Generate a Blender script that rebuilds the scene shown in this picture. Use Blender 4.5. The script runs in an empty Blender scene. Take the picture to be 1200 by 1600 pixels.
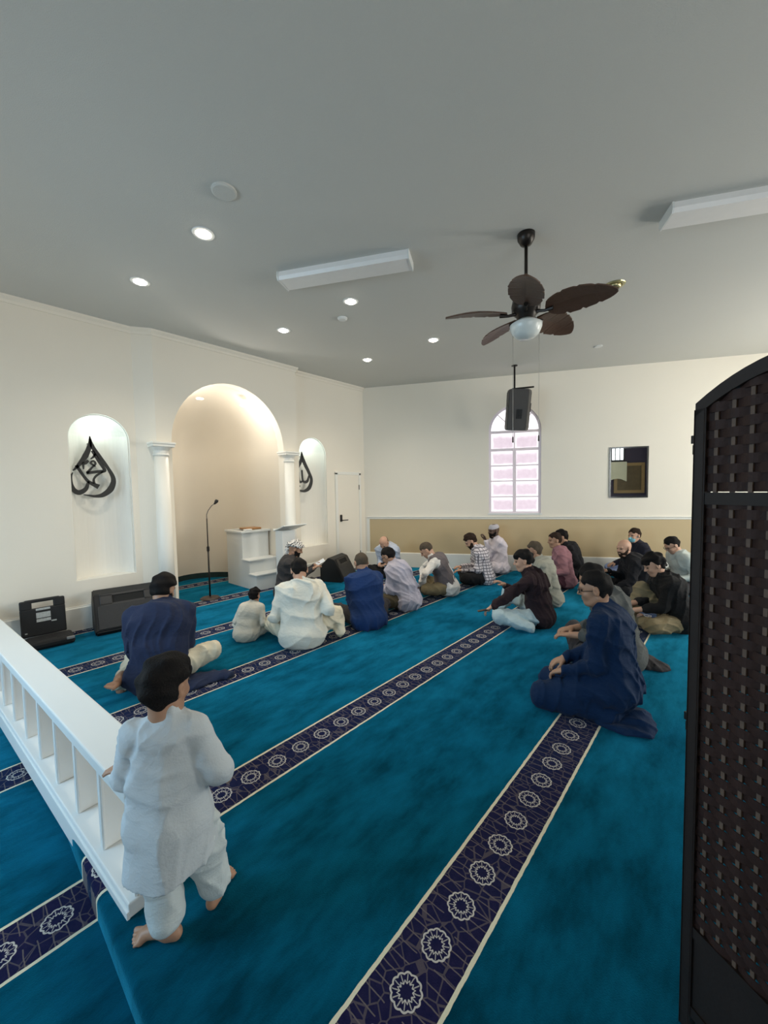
import bpy, bmesh, math, random
import numpy as np
from mathutils import Vector, Matrix
random.seed(7); np.random.seed(7)
sc = bpy.context.scene
col = sc.collection
PI = math.pi
def rad(a): return a * PI / 180.0

# ------------------------------------------------------------------ camera
H = 1.6
PITCH, ROLL, YAW = rad(3.198), rad(-1.032), rad(41.585)
F = Vector((math.cos(YAW) * math.cos(PITCH), math.sin(YAW) * math.cos(PITCH), -math.sin(PITCH)))
R = Vector((math.sin(YAW), -math.cos(YAW), 0)); U = R.cross(F)
R2 = math.cos(ROLL) * R + math.sin(ROLL) * U; U2 = -math.sin(ROLL) * R + math.cos(ROLL) * U
cam_d = bpy.data.cameras.new('camera'); cam = bpy.data.objects.new('camera', cam_d); col.objects.link(cam)
m = Matrix.Identity(4)
for i in range(3):
    m[i][0], m[i][1], m[i][2] = R2[i], U2[i], -F[i]
m[0][3], m[1][3], m[2][3] = 0, 0, H
cam.matrix_world = m
cam_d.sensor_fit = 'HORIZONTAL'; cam_d.sensor_width = 36.0; cam_d.lens = 610 / 1200 * 36.0
cam_d.clip_start = 0.05; cam_d.clip_end = 100
sc.camera = cam

# ------------------------------------------------------------------ world, light, exposure
w = bpy.data.worlds.new('world'); sc.world = w; w.use_nodes = True
w.node_tree.nodes['Background'].inputs[0].default_value = (0.75, 0.85, 1.0, 1)
w.node_tree.nodes['Background'].inputs[1].default_value = 1.0
sc.view_settings.view_transform = 'Standard'; sc.view_settings.look = 'None'
sc.view_settings.exposure = 0.40; sc.view_settings.gamma = 1.0; sc.view_settings.use_curve_mapping = False

# room axes: the carpet and the niche wall run along X; the building itself is turned
FN = Vector((0.891406, 0.453206, 0)); FD = Vector((0.453206, -0.891406, 0))   # far wall normal / direction
FO = 7.9006; WY = 5.79; ZC = 3.73; DR = 6.4; NB = -2.4; XE = -2.5
def fp(u, n, z=0.0):            # point in building axes: u along the far wall, n away from the camera
    return FD * u + FN * n + Vector((0, 0, z))

def area(name, loc, direction, sx, sy, power, color):
    l = bpy.data.lights.new(name, 'AREA'); l.shape = 'RECTANGLE'; l.size = sx; l.size_y = sy
    l.energy = power; l.color = color
    o = bpy.data.objects.new(name, l); col.objects.link(o)
    o.location = loc; o.rotation_euler = Vector(direction).to_track_quat('-Z', 'Y').to_euler()
    return o
# daylight entering by the windows of the end and right walls; soft fill from behind the camera
for loc_, d_, sx_, pw_, c_ in (((XE + 0.10, 3.0, 1.75), (1, -0.15, -0.50), 1.1, 46, (0.36, 0.70, 1.0)), ((XE + 0.10, 4.8, 1.75), (1, -0.3, -0.50), 1.1, 17, (0.50, 0.79, 1.0))):
    area('daylight_end_window', loc_, d_, sx_, 1.9, pw_, c_).data.spread = rad(130)
area('daylight_right_window', fp(DR - 0.10, 5.6, 1.95), -FD, 1.0, 1.9, 104, (1.0, 0.95, 0.85))
area('daylight_right_window', fp(DR - 0.10, 3.0, 1.95), -FD, 1.0, 1.9, 50, (1.0, 0.95, 0.85))
area('fill_back_window', fp(2.6, NB + 0.10, 1.95), FN, 1.1, 1.9, 10, (1.0, 0.97, 0.92))
area('fill_back_window', fp(4.1, NB + 0.10, 1.95), FN, 1.1, 1.9, 20, (1.0, 0.97, 0.92))  # second back light, added to even out the wall brightness

# ------------------------------------------------------------------ materials
MATS = {}
def mat(name, color, rough=0.6, var=0.06, vscale=6.0, bump=0.0, bscale=60.0, metal=0.0, spec=0.5, sheen=0.0, emis=None, estr=0.0, trans=0.0, fold=0.0):
    if name in MATS: return MATS[name]
    m = bpy.data.materials.new(name); m.use_nodes = True
    nt = m.node_tree; b = nt.nodes['Principled BSDF']
    b.inputs['Roughness'].default_value = rough; b.inputs['Metallic'].default_value = metal
    b.inputs['Specular IOR Level'].default_value = spec
    if sheen: b.inputs['Sheen Weight'].default_value = sheen
    if trans: b.inputs['Transmission Weight'].default_value = trans
    tc = nt.nodes.new('ShaderNodeTexCoord')
    nz = nt.nodes.new('ShaderNodeTexNoise'); nz.inputs['Scale'].default_value = vscale; nz.inputs['Detail'].default_value = 3
    nt.links.new(tc.outputs['Object'], nz.inputs['Vector'])
    mx = nt.nodes.new('ShaderNodeMix'); mx.data_type = 'RGBA'
    mx.inputs[6].default_value = tuple(c * (1 - var) for c in color[:3]) + (1,)
    mx.inputs[7].default_value = tuple(min(1, c * (1 + var)) for c in color[:3]) + (1,)
    nt.links.new(nz.outputs['Fac'], mx.inputs[0]); nt.links.new(mx.outputs[2], b.inputs['Base Color'])
    if bump:
        n2 = nt.nodes.new('ShaderNodeTexNoise'); n2.inputs['Scale'].default_value = bscale; n2.inputs['Detail'].default_value = 2
        nt.links.new(tc.outputs['Object'], n2.inputs['Vector'])
        bp = nt.nodes.new('ShaderNodeBump'); bp.inputs['Strength'].default_value = bump; bp.inputs['Distance'].default_value = 0.01
        nt.links.new(n2.outputs['Fac'], bp.inputs['Height']); nt.links.new(bp.outputs['Normal'], b.inputs['Normal'])
    if fold:
        n3 = nt.nodes.new('ShaderNodeTexNoise'); n3.inputs['Scale'].default_value = 9; n3.inputs['Detail'].default_value = 3; n3.inputs['Distortion'].default_value = 1.6
        mp = nt.nodes.new('ShaderNodeMapping'); mp.inputs['Scale'].default_value = (1.0, 1.0, 1.9); nt.links.new(tc.outputs['Object'], mp.inputs[0]); nt.links.new(mp.outputs[0], n3.inputs['Vector'])
        b3 = nt.nodes.new('ShaderNodeBump'); b3.inputs['Strength'].default_value = fold; b3.inputs['Distance'].default_value = 0.05
        nt.links.new(n3.outputs['Fac'], b3.inputs['Height'])
        if bump: nt.links.new(b3.outputs['Normal'], bp.inputs['Normal'])
        else: nt.links.new(b3.outputs['Normal'], b.inputs['Normal'])
    if emis:
        b.inputs['Emission Color'].default_value = tuple(emis) + (1,); b.inputs['Emission Strength'].default_value = estr
    MATS[name] = m; return m

class NB_:
    "small helper to write shader maths"
    def __init__(s, nt): s.nt = nt
    def m(s, op, a, b=None, c=None):
        n = s.nt.nodes.new('ShaderNodeMath'); n.operation = op
        for i, v in enumerate((a, b, c)):
            if v is None: continue
            if isinstance(v, (int, float)): n.inputs[i].default_value = v
            else: s.nt.links.new(v, n.inputs[i])
        return n.outputs[0]
    def mix(s, f, a, b):
        n = s.nt.nodes.new('ShaderNodeMix'); n.data_type = 'RGBA'
        for i, v in ((0, f), (6, a), (7, b)):
            if isinstance(v, (int, float)): n.inputs[i].default_value = v
            elif isinstance(v, tuple): n.inputs[i].default_value = v + (1,)
            else: s.nt.links.new(v, n.inputs[i])
        return n.outputs[2]
    def noise(s, vec, scale, detail=2, rough=0.5):
        n = s.nt.nodes.new('ShaderNodeTexNoise'); n.inputs['Scale'].default_value = scale; n.inputs['Detail'].default_value = detail
        n.inputs['Roughness'].default_value = rough
        s.nt.links.new(vec, n.inputs['Vector']); return n.outputs['Fac']

def carpet_material():
    m = bpy.data.materials.new('teal_prayer_carpet'); m.use_nodes = True
    nt = m.node_tree; b = nt.nodes['Principled BSDF']; q = NB_(nt)
    tc = nt.nodes.new('ShaderNodeTexCoord'); pos = tc.outputs['Object']
    sp = nt.nodes.new('ShaderNodeSeparateXYZ'); nt.links.new(pos, sp.inputs[0])
    wob = q.m('MULTIPLY', q.m('SUBTRACT', q.noise(pos, 25, 2), 0.5), 0.006)
    x = q.m('ADD', sp.outputs[0], wob); y = q.m('ADD', sp.outputs[1], wob)
    S = 1.248
    u = q.m('SUBTRACT', q.m('FLOORED_MODULO', q.m('ADD', y, S / 2 - 0.737), S), S / 2)
    a = q.m('ABSOLUTE', u)
    v = q.m('SUBTRACT', q.m('FLOORED_MODULO', q.m('ADD', x, 0.08525 - 0.8954), 0.1705), 0.08525)
    r = q.m('SQRT', q.m('ADD', q.m('MULTIPLY', u, u), q.m('MULTIPLY', v, v)))
    th = q.m('ARCTAN2', u, v)
    c6 = q.m('ABSOLUTE', q.m('COSINE', q.m('MULTIPLY', th, 6)))
    s6 = q.m('ABSOLUTE', q.m('SINE', q.m('MULTIPLY', th, 6)))
    def band(val, centre, half): return q.m('LESS_THAN', q.m('ABSOLUTE', q.m('SUBTRACT', val, centre)), half)
    rout = q.m('SUBTRACT', r, q.m('MULTIPLY', c6, 0.005))
    ring = band(rout, 0.046, 0.0032)
    rin = q.m('ADD', r, q.m('MULTIPLY', c6, 0.008))
    ring2 = band(rin, 0.030, 0.0024)
    spokes = q.m('MULTIPLY', q.m('LESS_THAN', q.m('MULTIPLY', s6, r), 0.010), band(r, 0.033, 0.013))
    rosette = q.m('MAXIMUM', q.m('MAXIMUM', ring, ring2), q.m('MULTIPLY', spokes, 0.75))
    inside = q.m('LESS_THAN', r, 0.052)
    vo = nt.nodes.new('ShaderNodeTexVoronoi'); vo.feature = 'DISTANCE_TO_EDGE'; vo.inputs['Scale'].default_value = 17
    nt.links.new(pos, vo.inputs['Vector'])
    cells = q.m('MULTIPLY', q.m('LESS_THAN', vo.outputs['Distance'], 0.035), 0.55)
    cross = q.m('MULTIPLY', band(q.m('FLOORED_MODULO', x, 0.0426), 0.0213, 0.0019), q.m('GREATER_THAN', a, 0.035))
    lat = q.m('MULTIPLY', q.m('MAXIMUM', cells, cross), q.m('SUBTRACT', 1.0, inside))
    c1 = q.mix(q.noise(pos, 45, 2), (0.006, 0.007, 0.034), (0.022, 0.017, 0.052))
    c1 = q.mix(q.m('MULTIPLY', lat, 0.75), c1, (0.16, 0.13, 0.12))
    c1 = q.mix(rosette, c1, (0.46, 0.43, 0.39))
    cream = q.m('GREATER_THAN', a, 0.116)
    c1 = q.mix(cream, c1, (0.62, 0.58, 0.43))
    # brushed pile
    mp = nt.nodes.new('ShaderNodeMapping'); mp.inputs['Scale'].default_value = (1.0, 2.2, 1); nt.links.new(pos, mp.inputs[0])
    n1 = q.noise(mp.outputs[0], 2.6, 6, 0.66); n2 = q.noise(pos, 160, 2)
    cr = nt.nodes.new('ShaderNodeValToRGB'); cr.color_ramp.elements[0].position = 0.34; cr.color_ramp.elements[1].position = 0.68
    cr.color_ramp.elements[0].color = (0.0004, 0.027, 0.047, 1); cr.color_ramp.elements[1].color = (0.0016, 0.088, 0.158, 1)
    nt.links.new(n1, cr.inputs[0])
    pile = q.mix(q.m('MULTIPLY', n2, 0.35), cr.outputs[0], (0.001, 0.03, 0.042))
    out = q.mix(q.m('LESS_THAN', a, 0.130), pile, c1)
    nt.links.new(q.m('MULTIPLY', q.m('SUBTRACT', 1.0, q.m('MULTIPLY', q.m('LESS_THAN', a, 0.130), 0.85)), q.m('MINIMUM', 1.0, q.m('MULTIPLY', n1, 1.7))), b.inputs['Sheen Weight'])
    nt.links.new(out, b.inputs['Base Color'])
    b.inputs['Roughness'].default_value = 0.95; b.inputs['Specular IOR Level'].default_value = 0.0
    b.inputs['Sheen Roughness'].default_value = 0.42
    b.inputs['Sheen Tint'].default_value = (0.05, 0.60, 1.0, 1)
    bp = nt.nodes.new('ShaderNodeBump'); bp.inputs['Strength'].default_value = 0.35; bp.inputs['Distance'].default_value = 0.006
    nt.links.new(q.noise(pos, 220, 3), bp.inputs['Height']); nt.links.new(bp.outputs[0], b.inputs['Normal'])
    return m
CARPET = carpet_material()
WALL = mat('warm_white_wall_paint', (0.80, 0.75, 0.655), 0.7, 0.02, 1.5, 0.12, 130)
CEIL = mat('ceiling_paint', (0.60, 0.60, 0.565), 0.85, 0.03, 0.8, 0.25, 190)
TRIM = mat('white_gloss_trim', (0.78, 0.77, 0.72), 0.4, 0.02, 3)
NICHE = mat('white_niche_plaster', (0.82, 0.80, 0.74), 0.55, 0.02, 2)
CREAM = mat('cream_apse_paint', (0.72, 0.655, 0.55), 0.55, 0.03, 2)
TAN = mat('tan_dado_paint', (0.52, 0.40, 0.23), 0.6, 0.05, 2.5)
WHITEP = mat('white_painted_wood', (0.70, 0.72, 0.71), 0.35, 0.02, 3)
BLACKP = mat('black_plastic', (0.012, 0.012, 0.013), 0.5, 0.2, 20, 0.15, 300, spec=0.35)
BLACKM = mat('black_metal', (0.02, 0.018, 0.017), 0.35, 0.1, 10, metal=0.6)
MESHG = mat('speaker_grille', (0.022, 0.021, 0.022), 0.45, 0.3, 60, 0.5, 400, spec=0.4)

# ------------------------------------------------------------------ object helpers
def link(name, me, material=None, parent=None, smooth=False):
    o = bpy.data.objects.new(name, me); col.objects.link(o)
    if material is not None: me.materials.append(material)
    if parent is not None: o.parent = parent
    if smooth:
        me.polygons.foreach_set('use_smooth', [True] * len(me.polygons))
    return o
def bobj(name, bm, material=None, parent=None, smooth=False, recalc=True):
    if recalc: bmesh.ops.recalc_face_normals(bm, faces=bm.faces)
    me = bpy.data.meshes.new(name); bm.to_mesh(me); bm.free()
    return link(name, me, material, parent, smooth)
def tag(o, label=None, cat=None, group=None, kind=None):
    if label: o['label'] = label
    if cat: o['category'] = cat
    if group: o['group'] = group
    if kind: o['kind'] = kind
    return o
def empty(name, loc=(0, 0, 0), rz=0.0):
    o = bpy.data.objects.new(name, None); col.objects.link(o); o.location = loc; o.rotation_euler = (0, 0, rz)
    o.empty_display_size = 0.1
    return o
def box(bm, c, s, M=None, bevel=0.0):
    t = bmesh.ops.create_cube(bm, size=1.0)['verts']
    for v in t:
        v.co = Vector((v.co.x * s[0] + c[0], v.co.y * s[1] + c[1], v.co.z * s[2] + c[2]))
        if M is not None: v.co = M @ v.co
    if bevel:
        es = list({e for v in t for e in v.link_edges})
        bmesh.ops.bevel(bm, geom=es, offset=bevel, segments=2, affect='EDGES', profile=0.5)
def bbox_obj(name, c, s, material, parent=None, bevel=0.004, M=None):
    bm = bmesh.new(); box(bm, c, s, M, bevel); return bobj(name, bm, material, parent)
def lathe(bm, prof, c=(0, 0, 0), seg=24, M=None):
    rings = []
    for r, z in prof:
        ring = []
        for i in range(seg):
            a = 2 * PI * i / seg
            p = Vector((c[0] + r * math.cos(a), c[1] + r * math.sin(a), c[2] + z))
            ring.append(bm.verts.new(M @ p if M is not None else p))
        rings.append(ring)
    for a, b in zip(rings, rings[1:]):
        for i in range(seg):
            j = (i + 1) % seg
            bm.faces.new((a[i], a[j], b[j], b[i]))
    bm.faces.new(rings[0][::-1]); bm.faces.new(rings[-1])
def tube(bm, pts, rads, seg=10):
    pts = [Vector(p) for p in pts]
    if isinstance(rads, (int, float)): rads = [rads] * len(pts)
    rings = []; ref = None
    for i, p in enumerate(pts):
        d = (pts[min(i + 1, len(pts) - 1)] - pts[max(i - 1, 0)]).normalized()
        if ref is None:
            ref = Vector((0, 0, 1)) if abs(d.z) < 0.9 else Vector((1, 0, 0))
        s = d.cross(ref).normalized(); t = s.cross(d).normalized(); ref = t
        rings.append([bm.verts.new(p + (s * math.cos(2 * PI * k / seg) + t * math.sin(2 * PI * k / seg)) * rads[i]) for k in range(seg)])
    for a, b in zip(rings, rings[1:]):
        for i in range(seg):
            j = (i + 1) % seg; bm.faces.new((a[i], a[j], b[j], b[i]))
    bm.faces.new(rings[0][::-1]); bm.faces.new(rings[-1])
def prism(bm, pts, d):
    "extrude a planar polygon (list of 3D points) along vector d"
    d = Vector(d); a = [bm.verts.new(Vector(p)) for p in pts]; b = [bm.verts.new(Vector(p) + d) for p in pts]
    bm.faces.new(a); bm.faces.new(b[::-1]); n = len(a)
    for i in range(n):
        j = (i + 1) % n; bm.faces.new((a[i], b[i], b[j], a[j]))
def quad(bm, *pts): return bm.faces.new([bm.verts.new(Vector(p)) for p in pts])
# ================================================================== the room
def struct(name, bm, material, parent=None, smooth=False, recalc=False):
    o = bobj(name, bm, material, parent, smooth, recalc)
    if parent is None: o['kind'] = 'structure'
    return o
CA = Vector((5.9194, WY, 0)); CB = fp(DR, FO); CC = fp(DR, NB); CD = Vector((XE, (NB - FN.x * XE) / FN.y, 0)); CE = Vector((XE, WY, 0))
NOSE = 0.32; ZL = -0.10
# raised floor with the carpet wrapped over a rounded nosing
bm = bmesh.new()
prof = [(9.9, 0.0), (NOSE + 0.03, 0.0)] + [(NOSE + 0.03 - 0.03 * math.sin(a), -0.03 + 0.03 * math.cos(a)) for a in (rad(22), rad(45), rad(67), rad(90))] + [(NOSE, ZL)]
rows = [[bm.verts.new((x, y, z)) for x, z in prof] for y in (-7.0, 7.75)]
for i in range(len(prof) - 1):
    bm.faces.new((rows[0][i], rows[1][i], rows[1][i + 1], rows[0][i + 1]))
f0 = struct('floor', bm, CARPET, smooth=True)
bm = bmesh.new(); quad(bm, (XE - 0.1, -7, ZL), (NOSE, -7, ZL), (NOSE, 7, ZL), (XE - 0.1, 7, ZL)); struct('floor_lower', bm, CARPET)
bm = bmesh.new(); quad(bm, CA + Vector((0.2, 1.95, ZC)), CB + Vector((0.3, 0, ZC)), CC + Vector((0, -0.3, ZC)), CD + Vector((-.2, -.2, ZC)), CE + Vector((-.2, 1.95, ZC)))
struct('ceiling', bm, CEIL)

def wall_face(bm, P, u0, u1, z0, z1, openings):
    """wall face in (u, z) with arched or square openings: (uc, half width, bottom, spring, rise)"""
    us = {u0, u1}
    for uc, hw, zb, zs, rise in openings:
        n = 24 if rise > 0 else 1
        for i in range(n + 1):
            us.add(round(uc - hw * math.cos(PI * i / n) if rise > 0 else uc + hw * (2 * i - 1), 5))
    us = sorted(us)
    def head(o, u):
        uc, hw, zb, zs, rise = o
        return zs + (rise * math.sqrt(max(0, 1 - ((u - uc) / hw) ** 2)) if rise > 0 else 0)
    for a, b in zip(us, us[1:]):
        mid = (a + b) / 2; op = [o for o in openings if abs(mid - o[0]) < o[1]]
        if not op: quad(bm, P(a, z0), P(b, z0), P(b, z1), P(a, z1)); continue
        o = op[0]
        if o[2] > z0 + 1e-4: quad(bm, P(a, z0), P(b, z0), P(b, o[2]), P(a, o[2]))
        quad(bm, P(a, head(o, a)), P(b, head(o, b)), P(b, z1), P(a, z1))
    bmesh.ops.remove_doubles(bm, verts=bm.verts, dist=1e-4)

def outline(o, n=24):
    uc, hw, zb, zs, rise = o
    pts = [(uc - hw, zb), (uc - hw, zs)]
    if rise > 0: pts += [(uc - hw * math.cos(PI * i / n), zs + rise * math.sin(PI * i / n)) for i in range(1, n)]
    pts += [(uc + hw, zs), (uc + hw, zb)]
    return pts
def reveal(bm, P0, P1, o, bottom=True):
    pts = outline(o); n = len(pts)
    for i in range(n if bottom else n - 1):
        a, b = pts[i], pts[(i + 1) % n]
        quad(bm, P0(*a), P0(*b), P1(*b), P1(*a))

def niche_shell(bm, xc, hw, zb, zs, rise, y0, depth, bottom=True):
    "half-elliptic niche with a half dome"
    n = 20; mrows = 9
    ring = lambda z, k: [Vector((xc - hw * k * math.cos(PI * i / n), y0 + depth * k * math.sin(PI * i / n), z)) for i in range(n + 1)]
    rows = [ring(zb, 1), ring(zs, 1)]
    for j in range(1, mrows + 1):
        t = PI / 2 * j / mrows
        rows.append(ring(zs + rise * math.sin(t), max(0.002, math.cos(t))))
    vs = [[bm.verts.new(p) for p in r] for r in rows]
    for a, b in zip(vs, vs[1:]):
        for i in range(n): bm.faces.new((a[i], a[i + 1], b[i + 1], b[i]))
    if bottom: bm.faces.new(vs[0])

# ---- the niche wall (left)
PL = lambda u, z: Vector((u, WY, z))
YF = 5.66                                   # front of the projecting mihrab bay
NI1 = (1.31, 0.315, 0.585, 2.27, 0.32); NI2 = (4.57, 0.315, 0.585, 2.27, 0.32)
MI = (2.97, 0.885, 0.0, 2.30, 0.93)
bm = bmesh.new()
wall_face(bm, PL, XE, 1.70, ZL, ZC, [NI1]); wall_face(bm, PL, 4.22, CA.x, 0, ZC, [NI2])
quad(bm, (1.70, WY, 0), (1.90, YF, 0), (1.90, YF, ZC), (1.70, WY, ZC)); quad(bm, (4.14, YF, 0), (4.22, WY, 0), (4.22, WY, ZC), (4.14, YF, ZC))
wall_face(bm, lambda u, z: Vector((u, YF, z)), 1.90, 4.14, 0, ZC, [MI])
reveal(bm, lambda u, z: Vector((u, YF, z)), lambda u, z: Vector((u, YF + 0.16, z)), MI, False)
wl = struct('wall_left', bm, WALL)
for i, o in enumerate((NI1, NI2)):
    bm = bmesh.new(); reveal(bm, PL, lambda u, z: Vector((u, WY + 0.03, z)), o)
    niche_shell(bm, o[0], o[1] - 0.015, o[2], o[3] + 0.03, o[4] - 0.045, WY + 0.03, 0.20)
    # ledge closing the gap between the reveal and the shell
    a = outline(o); bb = outline((o[0], o[1] - 0.015, o[2], o[3] + 0.03, o[4] - 0.045))
    for k in range(len(a) - 1): quad(bm, *(Vector((q[0], WY + 0.03, q[1])) for q in (a[k], a[k + 1], bb[k + 1], bb[k])))
    struct('niche_recess', bm, NICHE, wl)
bm = bmesh.new()
niche_shell(bm, MI[0], MI[1], 0.0, MI[3], MI[4], YF + 0.16, 1.70, False)
struct('mihrab_apse', bm, CREAM, wl, True)
bm = bmesh.new(); n = 24                     # dark green carpet skirting round the apse
pr = [Vector((MI[0] - (MI[1] - 0.012) * math.cos(PI * i / n), YF + 0.16 + 1.688 * math.sin(PI * i / n), 0)) for i in range(n + 1)]
for a, b in zip(pr, pr[1:]): quad(bm, a, b, b + Vector((0, 0, 0.10)), a + Vector((0, 0, 0.10)))
struct('apse_skirting', bm, mat('dark_green_skirting', (0.008, 0.03, 0.03), 0.9, 0.2, 30), wl)

def strip(bm, P, path, h, t, z):
    pass
def moulding(name, pts, prof, material, parent=None):
    "sweep a (out, z) profile along a ground polyline; out is to the right-hand side of the path"
    bm = bmesh.new(); pts = [Vector((p[0], p[1], 0)) for p in pts]; rings = []
    for i, p in enumerate(pts):
        ns = []
        if i > 0: d = (p - pts[i - 1]).normalized(); ns.append(Vector((d.y, -d.x, 0)))
        if i < len(pts) - 1: d = (pts[i + 1] - p).normalized(); ns.append(Vector((d.y, -d.x, 0)))
        nn = sum(ns, Vector()); nn.normalize(); k = 1 / max(0.4, nn.dot(ns[0]))
        rings.append([bm.verts.new(p + nn * (o * k) + Vector((0, 0, z))) for o, z in prof])
    for a, b in zip(rings, rings[1:]):
        for i in range(len(prof)):
            j = (i + 1) % len(prof); bm.faces.new((a[i], a[j], b[j], b[i]))
    bm.faces.new(rings[0]); bm.faces.new(rings[-1])
    return struct(name, bm, material, parent, recalc=True)
CROWN = [(0, ZC), (0, ZC - 0.075), (0.012, ZC - 0.075), (0.018, ZC - 0.045), (0.045, ZC - 0.02), (0.05, ZC)]
moulding('trim_1', [(XE, WY), (1.70, WY), (1.90, YF), (4.14, YF), (4.22, WY), (CA.x, WY)], CROWN, WALL)
BASE = lambda h, t: [(0, 0), (0, h), (t * 0.4, h), (t * 0.45, h - 0.012), (t, h - 0.02), (t, 0)]
moulding('baseboard_left', [(NOSE + 0.03, WY), (1.70, WY)], BASE(0.285, 0.03), TRIM)
moulding('baseboard_niche', [(4.22, WY), (5.10, WY)], BASE(0.285, 0.03), TRIM)

# ---- far wall
PF = lambda u, z: fp(u, FO, z)
uA = FD.dot(CA)
WI = (0.535, 0.475, 1.10, 2.70, 0.475)
bm = bmesh.new(); wall_face(bm, PF, uA, DR, 0, ZC, [WI]); wf = struct('wall_far', bm, WALL)
bm = bmesh.new(); reveal(bm, PF, lambda u, z: fp(u, FO + 0.07, z), WI); struct('window_reveal', bm, WHITEP, wf)
pt = lambda u, off=0: (fp(u, FO - off).x, fp(u, FO - off).y)
moulding('baseboard_far', [pt(uA + 0.02), pt(DR)], [(0, 0), (0, 0.30), (0.02, 0.30), (0.03, 0.285), (0.03, 0.02), (0.03, 0)], TRIM)
moulding('trim_2', [pt(uA + 0.05), pt(DR)], [(0, 0.995), (0, 1.05), (0.03, 1.045), (0.03, 1.035), (0.012, 1.025), (0.018, 1.01), (0.012, 0.995)], TRIM)
bm = bmesh.new(); quad(bm, *(fp(a, FO - 0.004, b) for a, b in ((uA + 0.10, 0.30), (DR, 0.30), (DR, 0.995), (uA + 0.10, 0.995))))
struct('dado_panel', bm, TAN, wf)
moulding('trim_3', [pt(uA + 0.04), pt(uA + 0.10)], [(0, 0.29), (0, 1.0), (0.012, 1.0), (0.012, 0.29)], TRIM)

# ---- the walls out of view that close the room, with the windows that light it
DARKW = mat('dark_plum_wall_paint', (0.05, 0.04, 0.08), 0.6, 0.1, 3)
def far_window(name, P, N, uc, hw, zb, zt, frame_m, cols=2, rws=3):
    "plain sash window set in a wall: P(u, z), N = direction into the room"
    root = empty(name); root['kind'] = 'structure'
    bm = bmesh.new()
    def bar(u0, u1, z0, z1, t=0.05):
        prism(bm, [P(u0, z0), P(u1, z0), P(u1, z1), P(u0, z1)], N * t)
    e = 0.05
    bar(uc - hw, uc - hw + e, zb, zt); bar(uc + hw - e, uc + hw, zb, zt); bar(uc - hw + e, uc + hw - e, zb, zb + e); bar(uc - hw + e, uc + hw - e, zt - e, zt)
    for i in range(1, cols): u = uc - hw + 2 * hw * i / cols; bar(u - 0.015, u + 0.015, zb + e, zt - e, 0.03)
    for i in range(1, rws): z = zb + (zt - zb) * i / rws; bar(uc - hw + e, uc + hw - e, z - 0.015, z + 0.015, 0.03)
    bobj('frame', bm, frame_m, root)
    for i in range(cols):
        for j in range(rws):
            bm = bmesh.new(); a = uc - hw + e + (2 * hw - 2 * e) * i / cols; b = uc - hw + e + (2 * hw - 2 * e) * (i + 1) / cols
            c = zb + e + (zt - zb - 2 * e) * j / rws; d = zb + e + (zt - zb - 2 * e) * (j + 1) / rws
            q = N * 0.012; quad(bm, P(a, c) + q, P(b, c) + q, P(b, d) + q, P(a, d) + q)
            bobj('pane', bm, mat('daylit_pane', (0.8, 0.85, 0.9), 0.3, emis=(0.9, 0.96, 1.0), estr=2.2), root)
    return root
PR = lambda n, z: fp(DR, n, z); PB = lambda u, z: fp(u, NB, z); PE = lambda y, z: Vector((XE, y, z))
bm = bmesh.new(); wall_face(bm, PR, NB, FO, ZL, ZC, []); struct('wall_right', bm, WALL)
bm = bmesh.new(); wall_face(bm, PB, FD.dot(CD) - 0.05, 4.75, ZL, ZC, []); wb = struct('wall_back', bm, WALL)
bm = bmesh.new(); wall_face(bm, PB, 4.75, DR, ZL, ZC, []); struct('wall_back_alcove', bm, DARKW)
bm = bmesh.new(); wall_face(bm, PE, CD.y - 0.1, WY, ZL, ZC, []); struct('wall_end', bm, WALL)
far_window('window_2', PE, Vector((1, 0, 0)), 3.0, 0.62, 0.75, 2.8, WHITEP)
far_window('window_3', PE, Vector((1, 0, 0)), 4.8, 0.62, 0.75, 2.8, WHITEP)
far_window('window_4', PR, -FD, 5.6, 0.58, 0.95, 3.0, WHITEP)
far_window('window_5', PR, -FD, 3.0, 0.58, 0.95, 3.0, WHITEP)
far_window('window_6', PB, FN, 2.6, 0.62, 0.95, 3.0, WHITEP)
far_window('added_window_8', PB, FN, 4.1, 0.62, 0.95, 3.0, WHITEP)  # unseen window, added to go with the second back fill light
far_window('window_7', PB, FN, 5.28, 0.26, 2.62, 3.2, BLACKP, 3, 1)

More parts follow.
